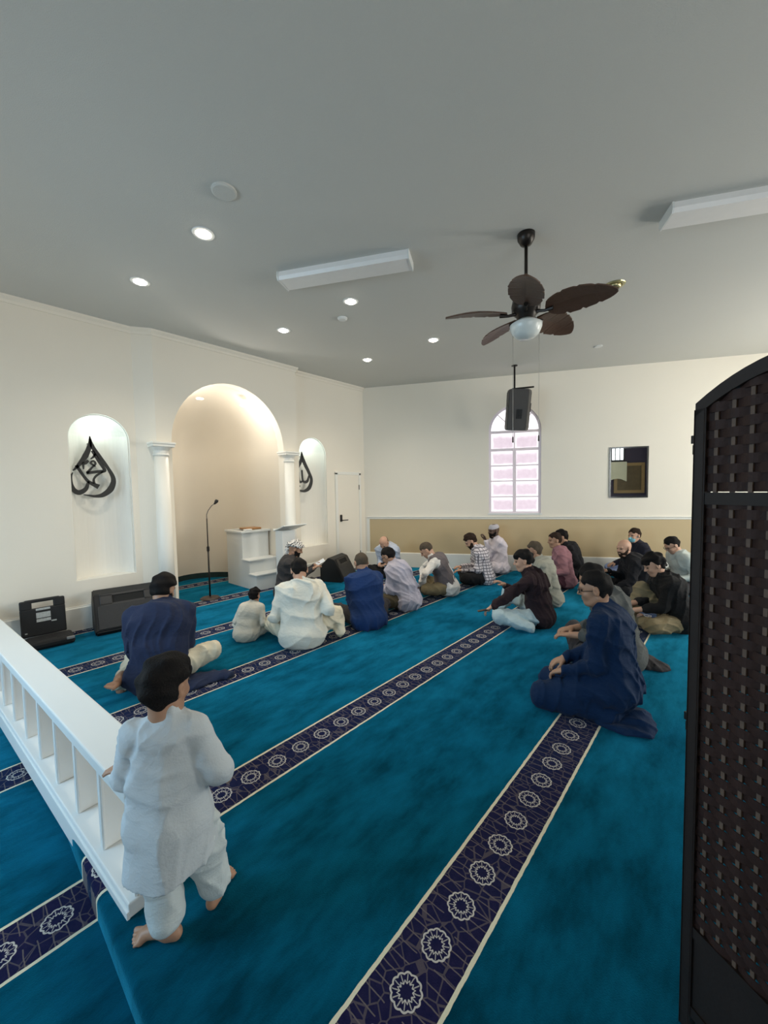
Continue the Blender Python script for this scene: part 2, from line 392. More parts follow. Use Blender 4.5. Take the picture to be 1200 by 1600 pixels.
# ---- arched window of the far wall
def arched_window():
    root = empty('window_1', fp(0.535, FO, 1.10)); root['kind'] = 'structure'
    L = root.location.copy()
    fr = mat('pinkish_white_window_frame', (0.86, 0.76, 0.82), 0.4, 0.05, 8)
    P = lambda u, z, n: fp(u, FO + n, z) - L
    uc, hw, zb, zs, rise = WI
    # outer frame ring
    bm = bmesh.new(); e = 0.045
    o1 = outline(WI); o2 = outline((uc, hw - e, zb + e, zs, rise - e))
    n = len(o1)
    for i in range(n):
        j = (i + 1) % n
        A = [P(*o1[i], 0.02), P(*o1[j], 0.02), P(*o2[j], 0.02), P(*o2[i], 0.02)]; B = [P(*o1[i], 0.06), P(*o1[j], 0.06), P(*o2[j], 0.06), P(*o2[i], 0.06)]
        quad(bm, *A); quad(bm, A[3], A[2], B[2], B[3]); quad(bm, *B[::-1])
    bobj('frame', bm, fr, root)
    def bar(name, a, b, wdt, n0=0.025, n1=0.055):
        a = Vector(a); b = Vector(b); d = (b - a).normalized(); s = Vector((-d.y, d.x)) * wdt / 2
        bm = bmesh.new()
        prism(bm, [P(q.x, q.y, n0) for q in (a - s, b - s, b + s, a + s)], FN * (n1 - n0)); bobj(name, bm, fr, root)
    W_ = hw - e; zm = [1.145, 1.43, 1.735, 2.03, 2.33, 2.655]; zt = zs
    bar('transom', (uc - W_, 2.675), (uc + W_, 2.675), 0.05)
    bar('transom', (uc - W_, 2.335), (uc + W_, 2.335), 0.05)
    bar('mullion', (uc, zb + e), (uc, 2.335), 0.06, 0.015); bar('mullion', (uc, 2.36), (uc, 2.65), 0.02)
    for z in (1.43, 1.735, 2.03):
        bar('glazing_bar', (uc - W_, z), (uc - 0.03, z), 0.022); bar('glazing_bar', (uc + 0.03, z), (uc + W_, z), 0.022)
    for a in (45, 90, 135):
        bar('glazing_bar', (uc + 0.12 * math.cos(rad(a)), 2.70 + 0.12 * math.sin(rad(a))), (uc + 0.425 * math.cos(rad(a)), 2.70 + 0.425 * math.sin(rad(a))), 0.016)
    # frosted panes
    def pane_mat():
        m = bpy.data.materials.new('frosted_bright_pane'); m.use_nodes = True; nt = m.node_tree; q = NB_(nt); b = nt.nodes['Principled BSDF']
        tc = nt.nodes.new('ShaderNodeTexCoord'); sp = nt.nodes.new('ShaderNodeSeparateXYZ'); nt.links.new(tc.outputs['Generated'], sp.inputs[0])
        # distance from the pane border: fog leaves a clear rim
        gx = q.m('MAXIMUM', sp.outputs[0], 0.0); gz = sp.outputs[2]
        ex = q.m('MINIMUM', sp.outputs[0], q.m('SUBTRACT', 1, sp.outputs[0])); ez = q.m('MINIMUM', gz, q.m('MULTIPLY', q.m('SUBTRACT', 1, gz), 0.6))
        d = q.m('ADD', q.m('MINIMUM', q.m('MULTIPLY', ex, 1.6), ez), q.m('MULTIPLY', q.m('SUBTRACT', q.noise(tc.outputs['Object'], 9, 3), 0.5), 0.18))
        f = nt.nodes.new('ShaderNodeMapRange'); f.inputs[1].default_value = 0.06; f.inputs[2].default_value = 0.20; nt.links.new(d, f.inputs[0])
        nz = q.noise(tc.outputs['Object'], 14, 4)
        fog = q.mix(nz, (0.56, 0.43, 0.51), (0.76, 0.63, 0.71))
        c = q.mix(f.outputs[0], (1.0, 0.95, 0.99), fog)
        nt.links.new(c, b.inputs['Emission Color']); b.inputs['Emission Strength'].default_value = 0.80
        b.inputs['Base Color'].default_value = (0.3, 0.28, 0.3, 1); b.inputs['Roughness'].default_value = 0.3
        return m
    pm = pane_mat(); pm2 = mat('clear_bright_pane', (0.3, 0.3, 0.3), 0.3, emis=(1, 0.97, 1.0), estr=1.1)
    for a, b in ((uc - W_, uc), (uc, uc + W_)):
        for z0, z1 in zip(zm, zm[1:]):
            bm = bmesh.new(); prism(bm, [P(a, z0, 0.04), P(b, z0, 0.04), P(b, z1, 0.04), P(a, z1, 0.04)], FN * 0.006); bobj('pane', bm, pm, root)
    k = 6
    for s in range(4):
        bm = bmesh.new(); pts = [P(uc, 2.69, 0.04)] + [P(uc + 0.432 * math.cos(rad(45 * s + 45 * i / k)), 2.69 + 0.432 * math.sin(rad(45 * s + 45 * i / k)), 0.04) for i in range(k + 1)]
        prism(bm, pts, FN * 0.006); bobj('pane', bm, pm2, root)
    bm = bmesh.new(); prism(bm, [P(uc - hw - 0.02, zb - 0.02, 0.06), P(uc + hw + 0.02, zb - 0.02, 0.06), P(uc + hw + 0.02, zb + 0.012, 0.06), P(uc - hw - 0.02, zb + 0.012, 0.06)], FN * -0.075); bobj('sill', bm, WHITEP, root)
arched_window()

# ---- door in the niche wall
def door():
    root = empty('door_1', (5.445, WY, 0)); root['kind'] = 'structure'
    bm = bmesh.new()
    for x in (-0.325, 0.315): box(bm, (x, -0.012, 0.98), (0.06, 0.03, 1.96), bevel=0.006)
    box(bm, (-0.005, -0.012, 1.95), (0.70, 0.03, 0.06), bevel=0.006); bobj('door_frame', bm, TRIM, root)
    d = bbox_obj('door_leaf', (-0.005, -0.010, 0.96), (0.575, 0.022, 1.92), WALL, root, 0.003)
    bm = bmesh.new(); box(bm, (-0.235, -0.032, 1.06), (0.05, 0.03, 0.14), bevel=0.012); tube(bm, [(-0.235, -0.03, 1.02), (-0.235, -0.075, 1.02), (-0.22, -0.085, 1.02), (-0.10, -0.085, 1.02)], 0.009); bobj('lever_handle', bm, BLACKM, d)
    for z in (0.25, 1.62): 
        bm = bmesh.new(); lathe(bm, [(0.008, 0), (0.008, 0.10)], (0.285, -0.028, z), 8); bobj('hinge', bm, BLACKM, d)
door()

# ---- columns beside the mihrab
def column(x, label):
    root = empty('column', (x, YF - 0.005, 0)); tag(root, label, 'column', 'round columns flanking the mihrab')
    bm = bmesh.new(); box(bm, (0, 0, 0.02), (0.27, 0.25, 0.04), bevel=0.006); lathe(bm, [(0.125, 0.04), (0.125, 0.06), (0.105, 0.09), (0.098, 0.11)]); bobj('base', bm, TRIM, root)
    bm = bmesh.new(); lathe(bm, [(0.096, 0.10), (0.094, 0.8), (0.086, 2.12)], seg=32); bobj('shaft', bm, TRIM, root, True)
    bm = bmesh.new(); lathe(bm, [(0.088, 2.10), (0.098, 2.11), (0.098, 2.125), (0.088, 2.135), (0.090, 2.17), (0.115, 2.21), (0.12, 2.22)], seg=28); box(bm, (0, 0, 2.235), (0.27, 0.25, 0.035), bevel=0.006); box(bm, (0, 0, 2.265), (0.29, 0.27, 0.03), bevel=0.008); bobj('capital', bm, TRIM, root)
column(1.945, 'white round column left of the mihrab, next to the microphone stand')
column(3.945, 'white round column right of the mihrab, beside the slanted lectern')

# ---- small lamps hidden behind the arch heads of the niches and the mihrab
def niche_lamp(x, y, z, r, power, color, d):
    root = empty('niche_lamp', (x, y, z)); root.parent = wl
    bm = bmesh.new(); lathe(bm, [(r, 0), (r, -0.012), (r * 0.6, -0.016)], seg=16); o = bobj('lamp_puck', bm, mat('lamp_puck_%d' % power, (0.9, 0.9, 0.9), 0.4, emis=color, estr=4), wl); o.location = (x, y, z)
    l = bpy.data.lights.new('niche_lamp_light', 'POINT'); l.energy = power; l.color = color; l.shadow_soft_size = 0.06
    q = bpy.data.objects.new('niche_lamp_light', l); col.objects.link(q); q.location = (x, y, z - d); bpy.data.objects.remove(root)
niche_lamp(2.62, YF + 0.30, 3.02, 0.05, 8.5, (1.0, 0.94, 0.85), 0.30)
niche_lamp(3.32, YF + 0.30, 3.02, 0.05, 8.5, (1.0, 0.94, 0.85), 0.30)
niche_lamp(NI1[0], WY + 0.09, 2.50, 0.02, 1.3, (0.82, 1.0, 0.94), 0.05)
niche_lamp(NI2[0], WY + 0.09, 2.50, 0.02, 1.3, (0.82, 1.0, 0.94), 0.05)
# ================================================================== fittings and furniture
# ---- recessed downlights (their own lamps are inside)
def downlight(x, y, label):
    root = empty('recessed_downlight', (x, y, ZC)); tag(root, label, 'ceiling light', 'recessed ceiling downlights')
    bm = bmesh.new(); lathe(bm, [(0.062, -0.001), (0.062, -0.006), (0.085, -0.006), (0.09, 0.0)], seg=24); bobj('trim_ring', bm, WHITEP, root)
    bm = bmesh.new(); lathe(bm, [(0.01, -0.022), (0.04, -0.018), (0.058, -0.004), (0.06, -0.001)], seg=20)
    bobj('lamp', bm, mat('lit_lamp_lens', (0.9, 0.9, 0.85), 0.3, emis=(1.0, 0.90, 0.74), estr=22), root, True)
    l = bpy.data.lights.new('downlight_lamp', 'SPOT'); l.energy = 48; l.color = (1.0, 0.88, 0.70); l.spot_size = rad(130); l.spot_blend = 0.9; l.shadow_soft_size = 0.05
    o = bpy.data.objects.new('downlight_lamp', l); col.objects.link(o); o.parent = root; o.location = (0, 0, -0.04)
DL = [(1.534, 3.288, 'lit downlight nearest the round blank ceiling plate'), (1.425, 4.475, 'lit downlight nearest the left end of the niche wall'),
      (3.164, 3.252, 'lit downlight just past the left strip light'), (3.096, 4.461, 'lit downlight in front of the mihrab arch'),
      (4.761, 3.225, 'lit downlight left of the fan, nearest its blade tip'), (4.709, 4.482, 'lit downlight nearest the far corner with the door')]
for a in DL: downlight(*a)

# ---- surface strip lights (switched off)
def strip_light(c, length, label):
    root = empty('strip_light', (c[0], c[1], ZC), math.atan2(FD.y, FD.x)); tag(root, label, 'ceiling light', 'switched off strip lights')
    lens = mat('ribbed_acrylic_lens', (0.80, 0.79, 0.78), 0.35, 0.04, 12, 0.1, 200)
    bm = bmesh.new(); h = length / 2
    pr = [(-0.11, 0), (-0.115, -0.045), (-0.10, -0.075), (0.10, -0.075), (0.115, -0.045), (0.11, 0)]
    prism(bm, [(-h + 0.012, y, z) for y, z in pr], (length - 0.024, 0, 0)); bobj('diffuser', bm, lens, root)
    for s in (-1, 1):
        bm = bmesh.new(); x = s * h - (0.012 if s > 0 else 0)
        prism(bm, [(x, y * 1.06, z * 1.08) for y, z in pr], (0.012, 0, 0)); bobj('end_cap', bm, WHITEP, root)
strip_light((2.655, 2.81), 1.30, 'white strip light left of the ceiling fan')
strip_light((4.16, -0.15), 1.30, 'white strip light at the right edge, above the folding screen')

# ---- small ceiling plates
bm = bmesh.new(); lathe(bm, [(0.085, 0), (0.085, -0.012), (0.075, -0.018), (0.01, -0.02)], seg=28); o = bobj('ceiling_plate', bm, CEIL); o.location = (1.431, 2.724, ZC); tag(o, 'round blank cover plate on the ceiling before the first downlight', 'cover plate')
bm = bmesh.new(); lathe(bm, [(0.06, 0), (0.06, -0.012), (0.045, -0.025), (0.01, -0.027)], seg=24); o = bobj('smoke_detector', bm, WHITEP); o.location = (3.387, 3.634, ZC); tag(o, 'small white smoke detector between two downlights', 'smoke detector')
bm = bmesh.new(); lathe(bm, [(0.06, 0), (0.06, -0.006), (0.05, -0.010), (0.01, -0.012)], seg=24); o = bobj('ceiling_cover', bm, WHITEP); o.location = (6.741, 1.556, ZC); tag(o, 'small flat ceiling cover beyond the fan', 'cover plate')
root = empty('gimbal_downlight', (4.84, 0.971, ZC)); tag(root, 'unlit brass rimmed swivel downlight near the right fan blade tip', 'ceiling light')
brass = mat('aged_brass', (0.55, 0.50, 0.28), 0.3, 0.1, 20, metal=0.8)
bm = bmesh.new(); lathe(bm, [(0.075, -0.001), (0.075, -0.01), (0.10, -0.008), (0.105, 0)], seg=24); bobj('rim', bm, brass, root)
bm = bmesh.new(); lathe(bm, [(0.07, -0.002), (0.06, -0.03), (0.045, -0.045), (0.035, -0.02)], seg=20); bobj('swivel_cup', bm, brass, root, True)
bm = bmesh.new(); lathe(bm, [(0.042, -0.044), (0.03, -0.05), (0.01, -0.052)], seg=16); bobj('bulb', bm, BLACKM, root)

# ---- ceiling fan
def ceiling_fan():
    c = (3.374, 1.338)
    root = empty('ceiling_fan', (c[0], c[1], ZC)); tag(root, 'dark ceiling fan with palm leaf blades and white glass bowl light', 'ceiling fan')
    brz = mat('dark_bronze', (0.022, 0.017, 0.014), 0.35, 0.15, 12, metal=0.5)
    leaf = mat('carved_brown_leaf_wood', (0.095, 0.050, 0.032), 0.45, 0.25, 14, 0.2, 40)
    bm = bmesh.new(); lathe(bm, [(0.012, -0.10), (0.045, -0.085), (0.07, -0.04), (0.072, 0)], seg=24); bobj('canopy', bm, brz, root, True)
    bm = bmesh.new(); tube(bm, [(0, 0, -0.07), (0, 0, -0.52)], 0.014, 12); bobj('downrod', bm, brz, root, True)
    bm = bmesh.new(); lathe(bm, [(0.03, -0.47), (0.06, -0.50), (0.11, -0.54), (0.12, -0.59), (0.115, -0.64), (0.08, -0.67), (0.07, -0.70), (0.05, -0.71)], seg=28); bobj('motor_housing', bm, brz, root, True)
    bm = bmesh.new(); lathe(bm, [(0.02, -0.865), (0.07, -0.855), (0.11, -0.82), (0.13, -0.77), (0.132, -0.745), (0.10, -0.725), (0.06, -0.70)], seg=28)
    bobj('glass_bowl', bm, mat('white_frosted_glass', (0.72, 0.76, 0.74), 0.25, 0.03, 5), root, True)
    for k in range(5):
        az = rad(201.6 + 72 * k)
        M = Matrix.Rotation(az, 4, 'Z')
        bm = bmesh.new(); tube(bm, [M @ Vector(p) for p in ((0.09, 0, -0.655), (0.15, 0.0, -0.668), (0.22, 0, -0.665))], [0.014, 0.012, 0.018], 8); bobj('blade_arm', bm, brz, root)
        # palm leaf outline with notches, pitched and slightly drooping
        n = 26; bm = bmesh.new(); tilt = rad(-16)
        up, lo = [], []
        for i in range(n + 1):
            t = i / n
            wd = 0.125 * (math.sin(PI * min(1, t ** 0.75)) ** 0.6) * (1.0 if t < 0.9 else 1.0 - (t - 0.9) * 2.5) + 0.012
            if i in (7, 8, 13, 14, 19, 20): wd *= (0.90 if i % 2 else 1.03)
            x = 0.16 + 0.52 * t; z0 = -0.645 + 0.03 * math.sin(PI * t) - 0.02 * t
            for s, lst in ((1, up), (-1, lo)):
                y = s * wd
                p = Vector((x + 0.02 * (1 - abs(s)), y * math.cos(tilt), z0 + y * math.sin(tilt) - 0.9 * y * y))
                lst.append(p)
        mid = [Vector((0.16 + 0.52 * i / n, 0, -0.645 + 0.03 * math.sin(PI * i / n) - 0.02 * i / n + 0.004)) for i in range(n + 1)]
        def vv(pts, dz): return [bm.verts.new(M @ (p + Vector((0, 0, dz)))) for p in pts]
        A, B, C_ = vv(up, 0), vv(mid, 0.004), vv(lo, 0); A2, B2, C2 = vv(up, -0.010), vv(mid, -0.016), vv(lo, -0.010)
        for i in range(n):
            for P_, Q_ in ((A, B), (B, C_)): bm.faces.new((P_[i], P_[i + 1], Q_[i + 1], Q_[i]))
            for P_, Q_ in ((B2, A2), (C2, B2)): bm.faces.new((P_[i], P_[i + 1], Q_[i + 1], Q_[i]))
            bm.faces.new((A[i], A2[i], A2[i + 1], A[i + 1])); bm.faces.new((C_[i], C_[i + 1], C2[i + 1], C2[i]))
        for i in (0, n): bm.faces.new((A[i], B[i], C_[i], C2[i], B2[i], A2[i]))
        bobj('blade', bm, leaf, root)
    dv = Vector((-0.368, 0.93, 0)) 
    for s in (1, -1):
        p = dv * (0.105 * s)
        bm = bmesh.new(); tube(bm, [p + Vector((0, 0, -0.74)), p + Vector((0, 0, -1.68))], 0.0016, 6); ch = bobj('pull_chain', bm, mat('chain_metal', (0.35, 0.32, 0.28), 0.4, metal=0.7), root)
        bm = bmesh.new(); lathe(bm, [(0.003, -1.735), (0.007, -1.73), (0.006, -1.69), (0.002, -1.68)], (p.x, p.y, 0), 8); bobj('chain_pull', bm, BLACKM, ch)
ceiling_fan()

# ---- loudspeaker hanging before the arched window
def hanging_speaker():
    c = Vector((6.729, 2.867, 0)); root = empty('hanging_speaker', (c.x, c.y, ZC), rad(-68)); tag(root, 'dark grey loudspeaker hung on a ceiling pole before the arched window', 'loudspeaker')
    gp = mat('dark_grey_speaker_shell', (0.055, 0.05, 0.048), 0.5, 0.1, 10, 0.15, 200)
    bm = bmesh.new(); lathe(bm, [(0.05, 0), (0.05, -0.012), (0.015, -0.02)], seg=16); tube(bm, [(0, 0, -0.01), (0, 0, -0.40)], 0.016, 10); bobj('ceiling_pole', bm, BLACKM, root)
    bm = bmesh.new(); box(bm, (0.14, 0, -0.40), (0.36, 0.05, 0.02), bevel=0.004); bobj('bracket_arm', bm, BLACKM, root)
    M = Matrix.Translation((0.085, 0, -0.42)) @ Matrix.Rotation(rad(5), 4, 'Y') @ Matrix.Rotation(rad(8), 4, 'X')
    bm = bmesh.new()
    w0, w1, hh = 0.205, 0.16, 0.70
    # cross-section tapering to the rear (rear faces the camera, -y)
    def sec(z, k): return [Vector(q) for q in ((-w0 * k, 0.15, z), (w0 * k, 0.15, z), (w0 * k, 0.02, z), (w1 * k, -0.14, z), (-w1 * k, -0.14, z), (-w0 * k, 0.02, z))]
    lv = [(-0.0, 0.93), (-0.04, 1.0), (-0.66, 1.0), (-0.70, 0.94)]
    rings = [[bm.verts.new(M @ p) for p in sec(z, k)] for z, k in lv]
    for a, b in zip(rings, rings[1:]):
        for i in range(6): bm.faces.new((a[i], a[(i + 1) % 6], b[(i + 1) % 6], b[i]))
    bm.faces.new(rings[0]); bm.faces.new(rings[-1][::-1])
    bmesh.ops.bevel(bm, geom=[e for e in bm.edges], offset=0.012, segments=2, affect='EDGES')
    bobj('cabinet', bm, gp, root)
    bm = bmesh.new(); box(bm, (0.03, -0.142, -0.42), (0.10, 0.012, 0.16), M, 0.004); pl = bobj('terminal_plate', bm, BLACKP, root)
    for z in (-0.39, -0.45):
        bm = bmesh.new(); lathe(bm, [(0.018, 0), (0.018, 0.008), (0.010, 0.009)], seg=12, M=M @ Matrix.Translation((0.03, -0.146, z)) @ Matrix.Rotation(rad(90), 4, 'X')); bobj('socket', bm, BLACKM, pl)
    bm = bmesh.new(); box(bm, (0.207, 0.07, -0.30), (0.012, 0.10, 0.14), M, 0.004); bobj('side_handle', bm, BLACKP, root)
    bm = bmesh.new(); box(bm, (0.0, 0.156, -0.35), (0.36, 0.012, 0.62), M, 0.004); bobj('front_grille', bm, MESHG, root)
    bm = bmesh.new(); tube(bm, [(0.0, -0.01, -0.385), (-0.06, -0.02, -0.41), (-0.12, -0.05, -0.47), (-0.13, -0.06, -0.62), (-0.10, -0.13, -0.74)], 0.004, 6); bobj('cable', bm, BLACKP, root)
hanging_speaker()

# ---- mirror on the far wall and what hangs opposite
root = empty('wall_mirror', fp(2.48, FO - 0.001, 1.84)); tag(root, 'rectangular mirror hanging on the far wall right of the window', 'mirror')
L = root.location.copy(); silver = mat('mirror_silvering', (0.86, 0.88, 0.86), 0.01, 0.0, metal=1.0)
def wallbox(name, u0, u1, z0, z1, n0, n1, m, parent, O):
    bm = bmesh.new(); prism(bm, [fp(a, n0, b) - O for a, b in ((u0, z0), (u1, z0), (u1, z1), (u0, z1))], FN * (n1 - n0)); return bobj(name, bm, m, parent)
wallbox('backing', 2.165, 2.785, 1.385, 2.295, FO - 0.002, FO - 0.010, BLACKP, root, L)
wallbox('glass', 2.19, 2.76, 1.41, 2.27, FO - 0.0102, FO - 0.014, silver, root, L)
bm = bmesh.new()
for (a, b), (c, d) in (((2.165, 2.785), (1.385, 1.41)), ((2.165, 2.785), (2.27, 2.295))): prism(bm, [fp(a, FO - .010, c) - L, fp(b, FO - .010, c) - L, fp(b, FO - .010, d) - L, fp(a, FO - .010, d) - L], FN * -0.006)
for a, b in ((2.165, 2.19), (2.76, 2.785)): prism(bm, [fp(a, FO - .010, 1.41) - L, fp(b, FO - .010, 1.41) - L, fp(b, FO - .010, 2.27) - L, fp(a, FO - .010, 2.27) - L], FN * -0.006)
bobj('bevelled_edge', bm, mat('bevelled_mirror_edge', (0.35, 0.36, 0.36), 0.12, 0.1, 8, metal=1.0), root)
root = empty('framed_panel', fp(5.78, NB, 1.3)); tag(root, 'large brown framed panel, seen in the mirror only', 'picture'); L = root.location.copy()
gold = mat('dull_gold_frame', (0.34, 0.22, 0.09), 0.45, 0.15, 10); brownp = mat('brown_panel', (0.13, 0.09, 0.04), 0.5, 0.4, 5)
wallbox('panel', 5.27, 6.15, 1.42, 2.42, NB + 0.01, NB + 0.03, brownp, root, L)
for a, b, c, d in ((5.15, 6.27, 2.42, 2.54), (5.15, 6.27, 1.30, 1.42), (5.15, 5.27, 1.42, 2.42), (6.15, 6.27, 1.42, 2.42)): wallbox('frame_rail', a, b, c, d, NB + 0.01, NB + 0.06, gold, root, L)
root = empty('pale_banner', fp(5.2, NB + 0.10, 2.6)); tag(root, 'pale yellow banner below a small window, seen in the mirror', 'banner'); L = root.location.copy()
bm = bmesh.new(); prism(bm, [fp(a, NB + 0.10, b) - L for a, b in ((4.86, 1.80), (4.98, 1.83), (5.12, 1.88), (5.26, 1.90), (5.40, 1.88), (5.52, 1.82), (5.60, 1.78), (5.60, 2.60), (4.86, 2.60))], FN * 0.01); bobj('cloth', bm, mat('pale_yellow_cloth', (0.80, 0.78, 0.60), 0.8, 0.04, 5), root)
bm = bmesh.new(); tube(bm, [fp(4.80, NB + 0.105, 2.60) - L, fp(5.66, NB + 0.105, 2.60) - L], 0.014, 8)
for u in (4.85, 5.60): tube(bm, [fp(u, NB + 0.005, 2.60) - L, fp(u, NB + 0.105, 2.60) - L], 0.010, 8)
bobj('hanging_rod', bm, BLACKM, root)

# ---- low white railing on the step
def railing():
    root = empty('railing', (0.395, 1.66, 0.0), rad(4.7)); tag(root, 'low white wooden railing with flat board balusters on the step', 'railing')
    Lr = 4.09; Wd = 0.15; cx = 0.075
    bm = bmesh.new(); box(bm, (cx, Lr / 2, 0.03), (Wd + 0.03, Lr, 0.06), bevel=0.006); b0 = bobj('bottom_rail', bm, WHITEP, root)
    bm = bmesh.new(); box(bm, (cx, Lr / 2, 0.478), (Wd + 0.02, Lr + 0.01, 0.044), bevel=0.007); t0 = bobj('top_rail', bm, WHITEP, root)
    bm = bmesh.new(); box(bm, (cx - Wd / 2 + 0.005, Lr / 2, 0.444), (0.012, Lr, 0.028), bevel=0.003); box(bm, (cx + Wd / 2 - 0.005, Lr / 2, 0.444), (0.012, Lr, 0.028), bevel=0.003); bobj('cove_moulding', bm, WHITEP, t0)
    bm = bmesh.new(); box(bm, (cx - Wd / 2 - 0.016, Lr / 2, -0.02), (0.012, Lr, 0.10), bevel=0.003); bobj('fascia_board', bm, WHITEP, b0)
    y = 0.025; me = None
    while y < Lr:
        if me is None:
            bm = bmesh.new(); box(bm, (cx, 0, 0.255), (Wd - 0.022, 0.030, 0.39), bevel=0.003)
            box(bm, (cx - 0.055, -0.0, 0.255), (0.010, 0.038, 0.388), bevel=0.002)
            o = bobj('baluster', bm, WHITEP, root); me = o.data
        else: o = bpy.data.objects.new('baluster', me); col.objects.link(o); o.parent = root
        o.location = (0, y, 0); y += 0.33
railing()

# ---- pulpit with steps, inside the mihrab
def pulpit():
    root = empty('pulpit', (3.30, 5.72, 0)); tag(root, 'white wooden stepped pulpit standing inside the mihrab', 'pulpit')
    Wd = 0.50
    # stepped sides
    side = [(0, 0), (0.95, 0), (0.95, 0.92), (0.42, 0.92), (0.42, 0.46), (0.20, 0.46), (0.20, 0.24), (0, 0.24)]
    for x in (0, Wd - 0.02):
        bm = bmesh.new(); prism(bm, [(x, y, z) for y, z in side], (0.02, 0, 0)); bobj('side_panel', bm, WHITEP, root)
    for y, z0, z1 in ((0.0, 0, 0.24), (0.20, 0.24, 0.46), (0.42, 0.46, 0.92)):
        bm = bmesh.new(); box(bm, (Wd / 2, y + 0.012, (z0 + z1) / 2), (Wd - 0.04, 0.018, z1 - z0), bevel=0.002); bobj('riser', bm, WHITEP, root)
    for y0, y1, z in ((0, 0.21, 0.24), (0.20, 0.43, 0.46)):
        bm = bmesh.new(); box(bm, (Wd / 2, (y0 + y1) / 2 - 0.012, z + 0.012), (Wd + 0.04, y1 - y0 + 0.03, 0.024), bevel=0.006); bobj('tread', bm, WHITEP, root)
    bm = bmesh.new(); box(bm, (Wd / 2, 0.68, 0.46), (Wd - 0.04, 0.5, 0.02)); bobj('platform', bm, WHITEP, root)
    bm = bmesh.new(); box(bm, (Wd / 2, 0.94, 0.46), (Wd - 0.04, 0.018, 0.92)); bobj('back_panel', bm, WHITEP, root)
    for c, s in (((Wd / 2, 0.42, 0.935), (Wd + 0.06, 0.08, 0.035)), ((Wd / 2, 0.93, 0.935), (Wd + 0.06, 0.08, 0.035)), ((0.01, 0.675, 0.935), (0.08, 0.43, 0.035)), ((Wd - 0.01, 0.675, 0.935), (0.08, 0.43, 0.035))):
        bbox_obj('top_rim', c, s, WHITEP, root, 0.006)
pulpit()
o = bbox_obj('wooden_tray', (0, 0, 0.02), (0.28, 0.26, 0.03), mat('orange_brown_wood', (0.36, 0.17, 0.055), 0.4, 0.25, 9), None, 0.008); o.location = (3.57, 6.33, 0.952); tag(o, 'brown wooden tray lying on top of the pulpit', 'tray')
o = bbox_obj('white_remote', (0, 0, 0.015), (0.14, 0.06, 0.025), mat('white_plastic', (0.75, 0.75, 0.73), 0.4), None, 0.006); o.location = (3.41, 6.14, 0.9528); tag(o, 'small white plastic box on the front rim of the pulpit', 'box')

# ---- slanted lectern at the pulpit's right
root = empty('lectern', (3.66, 5.38, 0)); tag(root, 'white lectern with a thin slanted top, between pulpit and right column', 'lectern')
bm = bmesh.new(); box(bm, (0.0, 0.03, 0.50), (0.24, 0.20, 0.96), bevel=0.006); bobj('pedestal', bm, WHITEP, root)
bm = bmesh.new(); box(bm, (0.0, 0.03, 0.015), (0.30, 0.25, 0.03), bevel=0.006); bobj('foot', bm, WHITEP, root)
bm = bmesh.new(); box(bm, (0, 0, 0), (0.44, 0.32, 0.018), Matrix.Translation((0.08, 0.0, 1.02)) @ Matrix.Rotation(rad(-17), 4, 'X'), 0.004); bobj('slanted_top', bm, WHITEP, root)
bm = bmesh.new(); box(bm, (0, 0.155, 0.015), (0.44, 0.015, 0.03), Matrix.Translation((0.08, 0.0, 1.02)) @ Matrix.Rotation(rad(-17), 4, 'X'), 0.003); bobj('book_stop', bm, WHITEP, root)

# ---- microphone stand
root = empty('microphone_stand', (2.62, 5.90, 0)); tag(root, 'thin black microphone stand with gooseneck, left of the pulpit', 'microphone stand')
bm = bmesh.new(); lathe(bm, [(0.14, 0), (0.14, 0.008), (0.12, 0.022), (0.03, 0.035)], seg=28); bobj('base', bm, mat('brown_black_iron', (0.035, 0.022, 0.02), 0.4, 0.2, 20), root)
bm = bmesh.new(); tube(bm, [(0, 0, 0.03), (0, 0, 0.75)], 0.012, 10); bobj('lower_pole', bm, BLACKM, root, True)
bm = bmesh.new(); lathe(bm, [(0.012, 0.72), (0.02, 0.73), (0.02, 0.79), (0.012, 0.80)], seg=12); bobj('clutch', bm, BLACKM, root)
bm = bmesh.new(); tube(bm, [(0, 0, 0.79), (0, 0, 1.22)], 0.008, 10); bobj('upper_pole', bm, BLACKM, root, True)
bm = bmesh.new(); tube(bm, [(0, 0, 1.22), (0.0, 0, 1.28), (0.02, -0.01, 1.34), (0.07, -0.02, 1.41), (0.11, -0.035, 1.44)], 0.006, 8); g = bobj('gooseneck', bm, mat('grey_gooseneck', (0.12, 0.12, 0.12), 0.3, metal=0.8), root, True)
bm = bmesh.new(); tube(bm, [(0.105, -0.035, 1.435), (0.12, -0.04, 1.45), (0.135, -0.05, 1.475), (0.145, -0.055, 1.50)], [0.012, 0.017, 0.028, 0.022], 12); bobj('microphone_head', bm, BLACKP, g, True)

